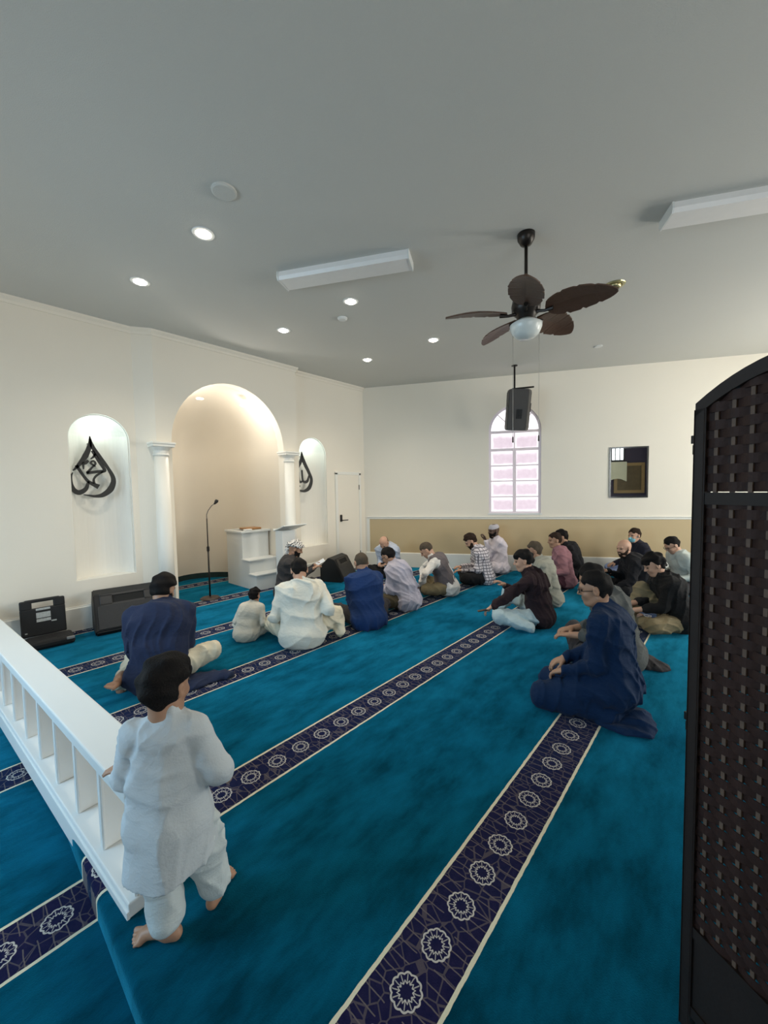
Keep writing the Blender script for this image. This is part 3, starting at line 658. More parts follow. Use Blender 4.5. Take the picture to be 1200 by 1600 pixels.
# ---- floor monitor wedges
def wedge(loc, rz, s, label):
    root = empty('floor_speaker', loc, rz); tag(root, label, 'loudspeaker', 'floor speaker wedges'); root.scale = (s, s, s)
    # side profile (y forward towards the listener, z up), width along x
    pr = [(-0.22, 0), (0.20, 0), (0.24, 0.05), (0.06, 0.40), (-0.06, 0.44), (-0.22, 0.28)]
    w_ = 0.31
    bm = bmesh.new(); prism(bm, [(-w_, y, z) for y, z in pr], (2 * w_, 0, 0)); bmesh.ops.bevel(bm, geom=list(bm.edges), offset=0.012, segments=2, affect='EDGES'); bobj('cabinet', bm, BLACKP, root)
    d = Vector((0, 0.06 - 0.24, 0.40 - 0.05)); n = Vector((0, 0.35, 0.18)).normalized(); a = Vector((0, 0.24, 0.05)) + d * 0.06; b = a + d * 0.62
    bm = bmesh.new(); prism(bm, [a + Vector((-w_ + .03, 0, 0)), a + Vector((w_ - .03, 0, 0)), b + Vector((w_ - .03, 0, 0)), b + Vector((-w_ + .03, 0, 0))], n * 0.012); bobj('grille', bm, MESHG, root)
    c = Vector((0, 0.24, 0.05)) + d * 0.835; t = d.normalized(); Mh = Matrix.Translation(c) @ Matrix((Vector((1, 0, 0)), t, n)).transposed().to_4x4()
    bm = bmesh.new()
    for cc, ss in (((0, 0.052, 0), (0.50, 0.014, 0.022)), ((0, -0.052, 0), (0.50, 0.014, 0.022)), ((0.20, 0, 0), (0.10, 0.10, 0.022)), ((-0.20, 0, 0), (0.10, 0.10, 0.022))): box(bm, cc, ss, Mh, 0.004)
    hf = bobj('horn_frame', bm, mat('satin_black_frame', (0.035, 0.034, 0.035), 0.35, 0.1, 20), root)
    bm = bmesh.new(); box(bm, (0, 0, -0.001), (0.30, 0.09, 0.006), Mh); bobj('horn_mouth', bm, mat('deep_black', (0.002, 0.002, 0.002), 0.8), hf)
    bm = bmesh.new(); tube(bm, [(-0.08, -0.205, 0.30), (-0.08, -0.20, 0.335), (0.08, -0.20, 0.335), (0.08, -0.205, 0.30)], 0.012, 8); bobj('handle', bm, BLACKP, root)
    return root
wedge((1.43, 5.50, 0), rad(172), 1.10, 'black floor speaker wedge against the wall below the left niche')
wedge((4.72, 5.33, 0), rad(180 + 24), 0.98, 'black floor speaker wedge in front of the door and right niche')

# ---- open black plastic case by the railing
def tool_case():
    root = empty('plastic_case', (0.66, 5.555, 0), rad(-3)); tag(root, 'open black plastic case with a labelled lid leaning on the wall', 'case')
    bm = bmesh.new(); box(bm, (0.03, -0.10, 0.045), (0.40, 0.28, 0.09), bevel=0.03); bobj('base_shell', bm, BLACKP, root)
    bm = bmesh.new(); box(bm, (0.03, -0.10, 0.088), (0.33, 0.20, 0.012), bevel=0.006); bobj('inner_tray', bm, MESHG, root)
    M = Matrix.Translation((0, 0.07, 0.08)) @ Matrix.Rotation(rad(-6), 4, 'X')
    bm = bmesh.new()
    for c, s in (((0, 0, 0.15), (0.38, 0.05, 0.30)), ((-0.14, 0, 0.34), (0.10, 0.05, 0.10)), ((0.14, 0, 0.34), (0.10, 0.05, 0.10)), ((0, 0, 0.38), (0.30, 0.05, 0.035))): box(bm, c, s, M, 0.012)
    lid = bobj('lid', bm, BLACKP, root)
    lab = mat('grey_paper_label', (0.42, 0.43, 0.42), 0.6, 0.35, 70)
    for c, s in (((0.0, -0.027, 0.285), (0.12, 0.002, 0.022)), ((0.0, -0.027, 0.22), (0.12, 0.002, 0.06)), ((0.0, -0.027, 0.165), (0.12, 0.002, 0.032)), ((0.085, -0.027, 0.14), (0.045, 0.002, 0.014)), ((-0.15, -0.027, 0.045), (0.02, 0.002, 0.012))):
        bm = bmesh.new(); box(bm, c, s, M); bobj('label_sticker', bm, lab, lid)
    bm = bmesh.new(); box(bm, (0.19, -0.235, 0.07), (0.07, 0.02, 0.03), bevel=0.006); bobj('latch', bm, mat('grey_latch', (0.25, 0.25, 0.25), 0.4), root)
tool_case()

# ---- black calligraphy drops in the two niches
def ribbon(bm, pts, wds, y0, th=0.012, sub=5):
    "flat stroke of varying width in the XZ plane, th thick"
    P = [Vector((p[0], 0, p[1])) for p in pts]; n = len(P); C = []; Wd = []
    for i in range(n - 1):
        p0, p1, p2, p3 = P[max(i - 1, 0)], P[i], P[i + 1], P[min(i + 2, n - 1)]
        for k in range(sub):
            t = k / sub
            C.append(0.5 * ((2 * p1) + (p2 - p0) * t + (2 * p0 - 5 * p1 + 4 * p2 - p3) * t * t + (3 * p1 - p0 - 3 * p2 + p3) * t ** 3)); Wd.append(wds[i] * (1 - t) + wds[i + 1] * t)
    C.append(P[-1]); Wd.append(wds[-1])
    rings = []
    for i, c in enumerate(C):
        d = (C[min(i + 1, len(C) - 1)] - C[max(i - 1, 0)]).normalized(); s = Vector((-d.z, 0, d.x)) * Wd[i] / 2
        rings.append([bm.verts.new(q + Vector((0, y, 0))) for q, y in ((c + s, y0), (c - s, y0), (c - s, y0 + th), (c + s, y0 + th))])
    for a, b in zip(rings, rings[1:]):
        for i in range(4): bm.faces.new((a[i], a[(i + 1) % 4], b[(i + 1) % 4], b[i]))
    bm.faces.new(rings[0]); bm.faces.new(rings[-1])
INK = mat('black_cut_wood', (0.012, 0.012, 0.011), 0.5, 0.1, 20)
root = empty('calligraphy_drop', (0, WY + 0.08, 0)); tag(root, 'black drop shaped Arabic calligraphy hanging in the left niche', 'calligraphy')
def stroke(root, name, pts, wds):
    bm = bmesh.new(); ribbon(bm, pts, wds, 0.0); return bobj(name, bm, INK, root)
stroke(root, 'outer_stroke', [(1.228, 2.325), (1.244, 2.212), (1.31, 2.088), (1.396, 1.943), (1.449, 1.803), (1.415, 1.68), (1.333, 1.606), (1.255, 1.589), (1.188, 1.6), (1.133, 1.612)], [0.004, 0.045, 0.045, 0.035, 0.05, 0.07, 0.055, 0.035, 0.02, 0.008])
stroke(root, 'outer_stroke', [(1.228, 2.325), (1.222, 2.21), (1.174, 2.081), (1.104, 1.97), (1.045, 1.900)], [0.004, 0.045, 0.06, 0.04, 0.012])
stroke(root, 'inner_stroke', [(1.245, 2.15), (1.307, 2.023), (1.36, 1.923), (1.345, 1.900), (1.28, 1.892), (1.175, 1.873)], [0.03, 0.035, 0.035, 0.04, 0.035, 0.035])
stroke(root, 'inner_stroke', [(1.179, 1.873), (1.235, 1.945), (1.27, 1.99), (1.250, 2.024), (1.222, 2.00), (1.245, 1.975), (1.268, 1.955)], [0.03, 0.02, 0.022, 0.022, 0.022, 0.018, 0.01])
stroke(root, 'inner_stroke', [(1.347, 1.895), (1.28, 1.85), (1.245, 1.80), (1.245, 1.745)], [0.02, 0.025, 0.022, 0.03])
stroke(root, 'inner_stroke', [(1.080, 1.965), (1.141, 1.845), (1.195, 1.765), (1.290, 1.705)], [0.035, 0.03, 0.035, 0.06])
stroke(root, 'inner_stroke', [(1.190, 1.775), (1.160, 1.683), (1.094, 1.638), (1.046, 1.666), (1.024, 1.737), (1.022, 1.826), (1.042, 1.879)], [0.02, 0.045, 0.06, 0.05, 0.03, 0.025, 0.006])
stroke(root, 'vowel_mark', [(1.20, 2.028), (1.17, 1.995), (1.148, 1.985), (1.148, 1.917)], [0.03, 0.035, 0.03, 0.008])
stroke(root, 'vowel_mark', [(1.268, 2.113), (1.256, 2.076), (1.225, 2.047)], [0.02, 0.025, 0.012])
root = empty('calligraphy_drop', (0, WY + 0.08, 0)); tag(root, 'black drop shaped Arabic calligraphy hanging in the right niche', 'calligraphy')
stroke(root, 'outer_stroke', [(4.384, 2.33), (4.421, 2.164), (4.535, 1.957), (4.590, 1.815), (4.535, 1.672), (4.423, 1.611), (4.300, 1.625)], [0.006, 0.07, 0.06, 0.06, 0.075, 0.05, 0.02])
stroke(root, 'outer_stroke', [(4.384, 2.33), (4.365, 2.17), (4.30, 2.06), (4.24, 1.96), (4.22, 1.83), (4.26, 1.72), (4.33, 1.70)], [0.006, 0.06, 0.06, 0.04, 0.05, 0.05, 0.02])
stroke(root, 'inner_stroke', [(4.378, 1.995), (4.392, 1.813), (4.44, 1.775), (4.50, 1.80), (4.535, 1.90)], [0.03, 0.03, 0.05, 0.05, 0.02])
stroke(root, 'inner_stroke', [(4.30, 1.97), (4.315, 1.81), (4.345, 1.775), (4.395, 1.80)], [0.03, 0.03, 0.04, 0.02])
for o in [x for x in col.objects if x.name.startswith('calligraphy_drop')]:      # hidden wall pins
    xs = 1.18 if o.name == 'calligraphy_drop' else 4.42
    zs = ((2.24, 1.225 if xs < 2 else 4.384), (1.60, 1.255 if xs < 2 else 4.423))
    for z, x in zs:
        bm = bmesh.new(); tube(bm, [(x, 0.01, z), (x, 0.155, z)], 0.005, 6); bobj('wall_pin', bm, INK, o)

# ---- folding woven screen at the right edge
def screen():
    root = empty('folding_screen', (1.385, 0.07, 0)); tag(root, 'dark brown woven folding screen at the right edge', 'room divider')
    wood = mat('dark_brown_stained_wood', (0.022, 0.015, 0.013), 0.55, 0.25, 8, 0.1, 60, spec=0.25)
    weave = mat('dark_brown_woven_strip', (0.034, 0.017, 0.014), 0.6, 0.3, 14, 0.15, 90, spec=0.2)
    reed = mat('worn_brown_slat', (0.12, 0.08, 0.06), 0.6, 0.25, 30, spec=0.3)
    PW = 0.46
    top = lambda s: 1.82 + 0.085 * (1 - ((s - PW / 2) / (PW / 2)) ** 2)
    def panel(o, ang):
        M = Matrix.Translation(o) @ Matrix.Rotation(ang, 4, 'Z')
        part = lambda name, bm, m: bobj(name, bm, m, root)
        for s in (0.0125, PW - 0.0125):
            bm = bmesh.new(); box(bm, (s, 0, 0.90), (0.025, 0.024, 1.80), M, 0.003); part('stile', bm, wood)
        n = 16; bm = bmesh.new(); ss = [PW * i / n for i in range(n + 1)]
        ring = [[bm.verts.new(M @ Vector((s, y, top(s) - dz))) for y, dz in ((-.012, 0), (.012, 0), (.012, .035), (-.012, .035))] for s in ss]
        for a, b in zip(ring, ring[1:]):
            for i in range(4): bm.faces.new((a[i], a[(i + 1) % 4], b[(i + 1) % 4], b[i]))
        bm.faces.new(ring[0]); bm.faces.new(ring[-1]); part('arched_top_rail', bm, wood)
        for z in (1.562, 0.315, 0.07):
            bm = bmesh.new(); box(bm, (PW / 2, 0, z), (PW - 0.05, 0.020, 0.026), M, 0.003); part('cross_rail', bm, wood)
        bm = bmesh.new(); box(bm, (PW / 2, 0, 0.19), (PW - 0.05, 0.008, 0.22), M); part('lower_panel', bm, wood)
        sp = 0.040; cols = [0.048 + sp * i for i in range(10) if 0.048 + sp * i < PW - 0.03]
        me_s = None
        for c in cols:
            for z0, z1 in ((0.33, 1.55), (1.575, top(c) - 0.036)):
                bm = bmesh.new(); box(bm, (c, 0, (z0 + z1) / 2), (0.009, 0.006, z1 - z0), M); part('slat', bm, reed)
        def strip_mesh(s0, s1, phase, hgt):
            bm = bmesh.new(); k = max(8, int((s1 - s0) / 0.0086)); rows = []
            for i in range(k + 1):
                s = s0 + (s1 - s0) * i / k
                y = 0.0055 * math.cos(PI * (s - cols[0]) / sp + phase * PI)
                rows.append([bm.verts.new((s, y + dy, dz)) for dy, dz in ((-.0014, -hgt / 2), (.0014, -hgt / 2), (.0014, hgt / 2), (-.0014, hgt / 2))])
            for a, b in zip(rows, rows[1:]):
                for i in range(4): bm.faces.new((a[i], a[(i + 1) % 4], b[(i + 1) % 4], b[i]))
            bm.faces.new(rows[0]); bm.faces.new(rows[-1]); bmesh.ops.recalc_face_normals(bm, faces=bm.faces)
            me = bpy.data.meshes.new('woven_strip'); bm.to_mesh(me); bm.free(); me.materials.append(weave)
            me.polygons.foreach_set('use_smooth', [False] * len(me.polygons)); return me
        full = [strip_mesh(0.022, PW - 0.022, ph, 0.0250) for ph in (0, 1)]
        z = 0.340; k = 0
        while z < 1.87:
            if not (1.556 < z < 1.570):
                if z + 0.028 < 1.82: me = full[k % 2]
                else:
                    r_ = (z + 0.028 - 1.82) / 0.085
                    if r_ >= 0.95: break
                    hwid = PW / 2 * math.sqrt(1 - r_); me = strip_mesh(max(.022, PW / 2 - hwid), min(PW - .022, PW / 2 + hwid), k % 2, 0.0250)
                o = bpy.data.objects.new('woven_strip', me); col.objects.link(o); o.parent = root; o.matrix_local = M @ Matrix.Translation((0, 0, z))
            z += 0.0232; k += 1
        for s in (0.03, PW - 0.03):
            bm = bmesh.new(); lathe(bm, [(0.012, 0), (0.012, 0.006), (0.008, 0.01)], seg=10, M=M @ Matrix.Translation((s, 0, -0.0))); part('foot_glide', bm, mat('pale_glide', (0.6, 0.6, 0.6), 0.4))
        for z in (0.925, 1.712):
            bm = bmesh.new(); box(bm, (-0.006, 0, z + 0.012), (0.012, 0.018, 0.022), M); box(bm, (-0.004, 0, z - 0.016), (0.008, 0.016, 0.026), M); part('hinge', bm, BLACKM)
    d1 = math.atan2(-0.84, -0.54); panel((0, 0, 0.0), d1)
    e = Vector((math.cos(d1), math.sin(d1), 0)) * (PW + 0.014); panel(e, math.atan2(-0.84, 0.54))
screen()
# ================================================================== people
class Field:
    "signed distance field on a grid, meshed with surface nets"
    def __init__(s, lo, hi, h):
        s.h = h; s.lo = np.array(lo, np.float32); n = np.ceil((np.array(hi) - lo) / h).astype(int) + 1
        s.n = n; s.f = np.full(tuple(n), 1.0, np.float32)
    def _win(s, lo, hi):
        a = np.maximum(0, np.floor((np.array(lo) - s.lo) / s.h).astype(int)); b = np.minimum(s.n, np.ceil((np.array(hi) - s.lo) / s.h).astype(int) + 1)
        if np.any(b <= a): return None
        ax = [(s.lo[i] + s.h * np.arange(a[i], b[i], dtype=np.float32)) for i in range(3)]
        return (slice(a[0], b[0]), slice(a[1], b[1]), slice(a[2], b[2])), ax[0][:, None, None], ax[1][None, :, None], ax[2][None, None, :]
    def _put(s, sl, d, k, sub):
        f = s.f[sl]
        if sub: s.f[sl] = np.maximum(f, -d) if k <= 0 else _smax(f, -d, k)
        else:
            if k <= 0: s.f[sl] = np.minimum(f, d)
            else:
                hh = np.clip(0.5 + 0.5 * (f - d) / k, 0, 1); s.f[sl] = f * (1 - hh) + d * hh - k * hh * (1 - hh)
    def cone(s, a, b, ra, rb=None, k=0.02, sub=False):
        rb = ra if rb is None else rb; a = np.array(a, np.float32); b = np.array(b, np.float32); m = max(ra, rb) + k + 4 * s.h
        w_ = s._win(np.minimum(a, b) - m, np.maximum(a, b) + m)
        if w_ is None: return
        sl, X, Y, Z = w_; d = b - a; L2 = max(1e-9, float(d @ d))
        px, py, pz = X - a[0], Y - a[1], Z - a[2]
        t = np.clip((px * d[0] + py * d[1] + pz * d[2]) / L2, 0, 1)
        dist = np.sqrt((px - d[0] * t) ** 2 + (py - d[1] * t) ** 2 + (pz - d[2] * t) ** 2) - (ra + (rb - ra) * t)
        s._put(sl, dist, k, sub)
    def ell(s, c, r, M=None, k=0.02, sub=False, cut=None):
        "ellipsoid; M = 3x3 whose columns are the local axes; cut(lx,ly,lz) = extra field to intersect"
        c = np.array(c, np.float32); m = max(r) + k + 4 * s.h
        w_ = s._win(c - m, c + m)
        if w_ is None: return
        sl, X, Y, Z = w_; x, y, z = X - c[0], Y - c[1], Z - c[2]
        if M is not None: x, y, z = (M[0, 0] * x + M[1, 0] * y + M[2, 0] * z), (M[0, 1] * x + M[1, 1] * y + M[2, 1] * z), (M[0, 2] * x + M[1, 2] * y + M[2, 2] * z)
        k0 = np.sqrt((x / r[0]) ** 2 + (y / r[1]) ** 2 + (z / r[2]) ** 2) + 1e-6; k1 = np.sqrt((x / r[0] ** 2) ** 2 + (y / r[1] ** 2) ** 2 + (z / r[2] ** 2) ** 2) + 1e-6
        d = k0 * (k0 - 1) / k1
        if cut is not None: d = np.maximum(d, cut(x, y, z))
        s._put(sl, d.astype(np.float32), k, sub)
    def chain(s, pts, rads, k=0.02):
        for i in range(len(pts) - 1): s.cone(pts[i], pts[i + 1], rads[i], rads[i + 1], k)
    def wrinkle(s, amp, seed=0, freq=22.0, dirs=None):
        X = (s.lo[0] + s.h * np.arange(s.n[0]))[:, None, None]; Y = (s.lo[1] + s.h * np.arange(s.n[1]))[None, :, None]; Z = (s.lo[2] + s.h * np.arange(s.n[2]))[None, None, :]
        band = np.argwhere(np.abs(s.f) < 3 * s.h + 0.03)
        rs = np.random.RandomState(seed); P = band * s.h + s.lo; x, y, z = P[:, 0], P[:, 1], P[:, 2]; q = freq / 24.0; g = 0
        x = x + 0.035 / q * np.sin(11 * q * y + 9 * q * z + seed); z = z + 0.045 / q * np.sin(10 * q * x - 7 * q * y + 2 * seed); y = y + 0.03 / q * np.sin(13 * q * z + 5 * q * x)
        for i in range(5):
            d = rs.normal(size=3); d[2] *= 1.1; d /= np.linalg.norm(d); fr = (17 + 20 * rs.rand()) * q
            w_ = np.sin(fr * (d[0] * x + d[1] * y + d[2] * z) + rs.rand() * 6); m = 0.5 + 0.5 * np.sin(7 * q * (d[1] * x - d[0] * y + 0.6 * z) + rs.rand() * 6)
            g = g - (np.clip(1 - np.abs(w_), 0, 1) ** 1.8 - 0.2) * m * 1.5 + 0.25 * np.sin(0.5 * fr * (d[1] * x - d[2] * y + d[0] * z) + i)
        s.f[band[:, 0], band[:, 1], band[:, 2]] += (amp * 0.55 * g).astype(np.float32)
    def floor(s, z=0.002):
        Z = (s.lo[2] + s.h * np.arange(s.n[2]))[None, None, :]; s.f = np.maximum(s.f, (z - Z).astype(np.float32) + np.zeros_like(s.f))
    def mesh(s):
        f = s.f; f[0], f[-1], f[:, 0], f[:, -1], f[:, :, 0], f[:, :, -1] = 1, 1, 1, 1, 1, 1
        ins = f < 0; c = ins[:-1, :-1, :-1].astype(np.int8)
        tot = np.zeros(tuple(s.n - 1), np.int8)
        for i in (0, 1):
            for j in (0, 1):
                for k in (0, 1): tot += ins[i:s.n[0] - 1 + i, j:s.n[1] - 1 + j, k:s.n[2] - 1 + k]
        act = (tot > 0) & (tot < 8); I = np.argwhere(act)
        if len(I) == 0: return np.zeros((0, 3)), np.zeros((0, 4), int)
        idx = np.full(tuple(s.n - 1), -1, np.int32); idx[act] = np.arange(len(I))
        acc = np.zeros((len(I), 3)); cnt = np.zeros(len(I))
        cor = [(i, j, k) for i in (0, 1) for j in (0, 1) for k in (0, 1)]
        val = {q: f[I[:, 0] + q[0], I[:, 1] + q[1], I[:, 2] + q[2]] for q in cor}
        for q in cor:
            for ax in range(3):
                if q[ax] == 0:
                    r = list(q); r[ax] = 1; r = tuple(r); v0, v1 = val[q], val[r]; cr = (v0 < 0) != (v1 < 0)
                    t = np.where(cr, v0 / np.where(cr, v0 - v1, 1), 0)
                    p = np.tile(np.array(q, float), (len(I), 1)); p[:, ax] += t
                    acc[cr] += p[cr]; cnt[cr] += 1
        V = (I + acc / cnt[:, None]) * s.h + s.lo
        Q = []
        for ax in range(3):
            b, c_ = (ax + 1) % 3, (ax + 2) % 3
            sl0 = [slice(None)] * 3; sl1 = [slice(None)] * 3; sl0[ax] = slice(0, -1); sl1[ax] = slice(1, None)
            a0 = ins[tuple(sl0)]; a1 = ins[tuple(sl1)]; E = np.argwhere(a0 != a1)
            E = E[(E[:, b] > 0) & (E[:, c_] > 0)]
            if len(E) == 0: continue
            def cell(db, dc):
                q = E.copy(); q[:, b] -= db; q[:, c_] -= dc; return idx[q[:, 0], q[:, 1], q[:, 2]]
            quad_ = np.stack([cell(1, 1), cell(0, 1), cell(0, 0), cell(1, 0)], 1)
            fl = ~a0[E[:, 0], E[:, 1], E[:, 2]]; quad_[fl] = quad_[fl][:, ::-1]
            Q.append(quad_)
        Q = np.concatenate(Q); Q = Q[(Q >= 0).all(1)]
        return V, Q
def _smax(a, b, k):
    hh = np.clip(0.5 - 0.5 * (b - a) / k * -1, 0, 1); hh = np.clip(0.5 + 0.5 * (b - a) / k, 0, 1); return a * (1 - hh) + b * hh + k * hh * (1 - hh)
def field_obj(name, parts, material, parent):
    "several (V, Q) sets become one mesh object"
    Vs, Qs, o = [], [], 0
    for V, Q in parts:
        if len(V) == 0: continue
        Vs.append(V); Qs.append(Q + o); o += len(V)
    V = np.concatenate(Vs); Q = np.concatenate(Qs)
    me = bpy.data.meshes.new(name); me.vertices.add(len(V)); me.vertices.foreach_set('co', V.astype(np.float32).ravel())
    me.loops.add(Q.size); me.loops.foreach_set('vertex_index', Q.astype(np.int32).ravel())
    me.polygons.add(len(Q)); me.polygons.foreach_set('loop_start', np.arange(0, Q.size, 4, dtype=np.int32)); me.polygons.foreach_set('loop_total', np.full(len(Q), 4, np.int32))
    me.update(calc_edges=True); me.validate()
    return link(name, me, material, parent, True)

def rot(yaw=0, pitch=0, roll=0):
    "columns = local x (forward), y (left), z (up); pitch > 0 bows forward, roll > 0 tilts to the left"
    cy, sy, cp, sp, cr, sr = math.cos(yaw), math.sin(yaw), math.cos(pitch), math.sin(pitch), math.cos(roll), math.sin(roll)
    Rz = np.array([[cy, -sy, 0], [sy, cy, 0], [0, 0, 1]]); Ry = np.array([[cp, 0, sp], [0, 1, 0], [-sp, 0, cp]]); Rx = np.array([[1, 0, 0], [0, cr, sr], [0, -sr, cr]])
    return Rz @ Ry @ Rx
def V3(*a): return np.array(a, float)
def unit(v): return v / (np.linalg.norm(v) + 1e-9)
def ik(S, T, l1, l2, pole):
    S, T = np.array(S, float), np.array(T, float); d = T - S; L = np.linalg.norm(d); 
    if L > (l1 + l2) * 0.995: T = S + d / L * (l1 + l2) * 0.995; d = T - S; L = np.linalg.norm(d)
    a = (l1 * l1 - l2 * l2 + L * L) / (2 * L); hh = math.sqrt(max(0, l1 * l1 - a * a)); u = d / L
    p = np.array(pole, float); p = unit(p - u * (p @ u)); return S + u * a + p * hh, T

SKIN = {'light': mat('skin_light', (0.52, 0.30, 0.205), 0.5, 0.08, 9), 'mid': mat('skin_tan', (0.36, 0.20, 0.125), 0.5, 0.08, 9), 'brown': mat('skin_brown', (0.26, 0.14, 0.09), 0.5, 0.08, 9), 'dark': mat('skin_dark_brown', (0.085, 0.045, 0.03), 0.45, 0.1, 9)}
HAIR = {k: mat('hair_' + n, c, 0.75, 0.3, 60, 0.5, 160, spec=0.15) for k, n, c in (('black', 'black', (0.008, 0.007, 0.007)), ('brown', 'dark_brown', (0.026, 0.015, 0.010)), ('grey', 'greying', (0.075, 0.058, 0.042)), ('stubble', 'shaved', (0.10, 0.065, 0.045)))}
EYE = mat('eye_dark', (0.02, 0.014, 0.012), 0.2, 0.1); LIP = None
def cloth(name, c, rough=0.85, bump=0.15, fold=0.22): return mat(name, c, rough, 0.07, 7, bump, 140, spec=0.15, sheen=0.03, fold=fold)

def head_parts(c, Rm, s, hs, neck, hair_style, seed, fine):
    """returns skin mesh, hair mesh, beard mesh. c = head centre, Rm = 3x3, s = scale, neck = world neck base point"""
    T = lambda x, y, z: c + Rm @ (V3(x, y, z) * s)
    h = fine
    lo = np.minimum(c, neck) - 0.17 * s; hi = np.maximum(c, neck) + 0.17 * s
    f = Field(lo, hi, h)
    E = lambda p, r, k=0.012, sub=False: f.ell(T(*p), tuple(q * s for q in r), Rm, k * s, sub)
    E((-0.012, 0, 0.028), (0.096, 0.075, 0.092), 0.01)
    E((0.028, 0, -0.035), (0.062, 0.058, 0.078), 0.03)
    E((0.056, 0, -0.093), (0.026, 0.030, 0.022), 0.03)
    for sy in (1, -1):
        E((0.062, 0.036 * sy, -0.028), (0.022, 0.020, 0.020), 0.02)
        f.cone(T(-0.01, 0.052 * sy, -0.055), T(0.045, 0.030 * sy, -0.092), 0.018 * s, 0.018 * s, 0.02 * s)
    f.cone(T(0.074, 0.036, 0.030), T(0.080, 0.0, 0.026), 0.012 * s, 0.013 * s, 0.012 * s); f.cone(T(0.074, -0.036, 0.030), T(0.080, 0.0, 0.026), 0.012 * s, 0.013 * s, 0.012 * s)
    for sy in (1, -1): E((0.094, 0.031 * sy, 0.008), (0.016, 0.017, 0.011), 0.010, True)
    f.cone(T(0.084, 0, 0.020), T(0.107, 0, -0.020), 0.008 * s, 0.0115 * s, 0.008 * s)
    for sy in (1, -1): E((0.094, 0.012 * sy, -0.024), (0.010, 0.008, 0.007), 0.006)
    E((0.083, 0, -0.051), (0.012, 0.024, 0.0065), 0.005); E((0.081, 0, -0.063), (0.012, 0.021, 0.008), 0.005)
    for sy in (1, -1):
        Re = Rm @ rot(rad(18 * sy), 0, 0)
        f.ell(T(-0.008, 0.081 * sy, 0.0), (0.021 * s, 0.011 * s, 0.033 * s), Re, 0.008 * s); f.ell(T(-0.003, 0.093 * sy, 0.002), (0.010 * s, 0.006 * s, 0.018 * s), Re, 0.004 * s, True)
    f.chain([T(-0.028, 0, -0.035), (T(-0.02, 0, -0.10) + neck) / 2, neck], [0.052 * s, 0.050 * s, 0.062 * s], 0.025 * s)
    skin = f.mesh(); hair = beard = None
    rs = np.random.RandomState(seed); ph = rs.rand(6) * 6
    def tuft(x, y, z, a=0.004): return a * s * (np.sin(70 / s * x + 40 / s * y + ph[0]) + np.sin(60 / s * y - 50 / s * z + ph[1]) + np.sin(85 / s * z + 30 / s * x + ph[2]))
    if hair_style:
        st = hair_style; g = Field(c - 0.17 * s, c + 0.17 * s, h * 1.0)
        th = st.get('t', 0.010); up = st.get('up', 0.006); a0 = st.get('cut', -0.004); slope = st.get('slope', 0.95); amp = st.get('amp', 0.0025)
        def cut(x, y, z):     # in the ellipsoid's local coordinates (centre offset)
            x = (x / s) - 0.012; z = (z / s) + 0.028; y = y / s
            front = (a0 + slope * x + 0.012 * np.cos(y * 40)) - z
            temple = np.where((np.abs(y) > 0.055) & (x > 0.0), 0.03 - (0.07 - np.abs(y)) * 0.2 - z + x * 0.9, -1)
            d = np.maximum(front, temple)
            if 'bald' in st: d = np.maximum(d, z - st['bald'] + np.minimum(0, x) * 0.35)
            return (d * 0.7) * s
        g.ell(T(-0.012, 0, 0.028 + up * 0.3), tuple(q * s for q in (0.096 + th, 0.075 + th, 0.092 + th + up)), Rm, 0.0, False, cut)
        for e in st.get('extra', []): g.ell(T(*e[0]), tuple(q * s for q in e[1]), Rm, 0.012 * s)
        for sy in (1, -1): g.ell(T(-0.004, 0.090 * sy, -0.008), (0.027 * s, 0.034 * s, 0.038 * s), Rm, 0.006 * s, True)
        if not st.get('nobrow'):
            for sy in (1, -1): g.cone(T(0.084, 0.014 * sy, 0.024), T(0.074, 0.046 * sy, 0.027), 0.0052 * s, 0.004 * s, 0.003)
        X = (g.lo[0] + g.h * np.arange(g.n[0]))[:, None, None]; Y = (g.lo[1] + g.h * np.arange(g.n[1]))[None, :, None]; Z = (g.lo[2] + g.h * np.arange(g.n[2]))[None, None, :]
        g.f += tuft(X, Y, Z, amp).astype(np.float32)
        hair = g.mesh()
        if st.get('beard'):
            bt = st['beard']; g = Field(c - 0.17 * s, c + 0.17 * s, h)
            def bcut(x, y, z):
                x = x / s + 0.028; z = z / s - 0.035; y = y / s
                return np.maximum(np.maximum(z + 0.030 - np.maximum(0, 0.05 - x) * 0.9, 0.0 - x), z * 0 - 1) * s
            g.ell(T(0.028, 0, -0.035), tuple(q * s for q in (0.062 + bt, 0.058 + bt, 0.078 + bt)), Rm, 0.0, False, bcut)
            g.ell(T(0.054, 0, -0.098), tuple(q * s for q in (0.030 + bt, 0.034 + bt, 0.024 + bt)), Rm, 0.012 * s)
            for sy in (1, -1): g.cone(T(0.005, 0.060 * sy, -0.02), T(0.03, 0.048 * sy, -0.075), (0.006 + bt) * s, (0.012 + bt) * s, 0.01 * s); g.cone(T(0.094, 0.004 * sy, -0.039), T(0.080, 0.026 * sy, -0.050), 0.0065 * s, 0.006 * s, 0.004 * s)
            g.ell(T(0.090, 0, -0.056), tuple(q * s for q in (0.014, 0.020, 0.009)), Rm, 0.004 * s, True)
            g.f += tuft(X, Y, Z, 0.0015).astype(np.float32)
            beard = g.mesh()
    return skin, hair, beard

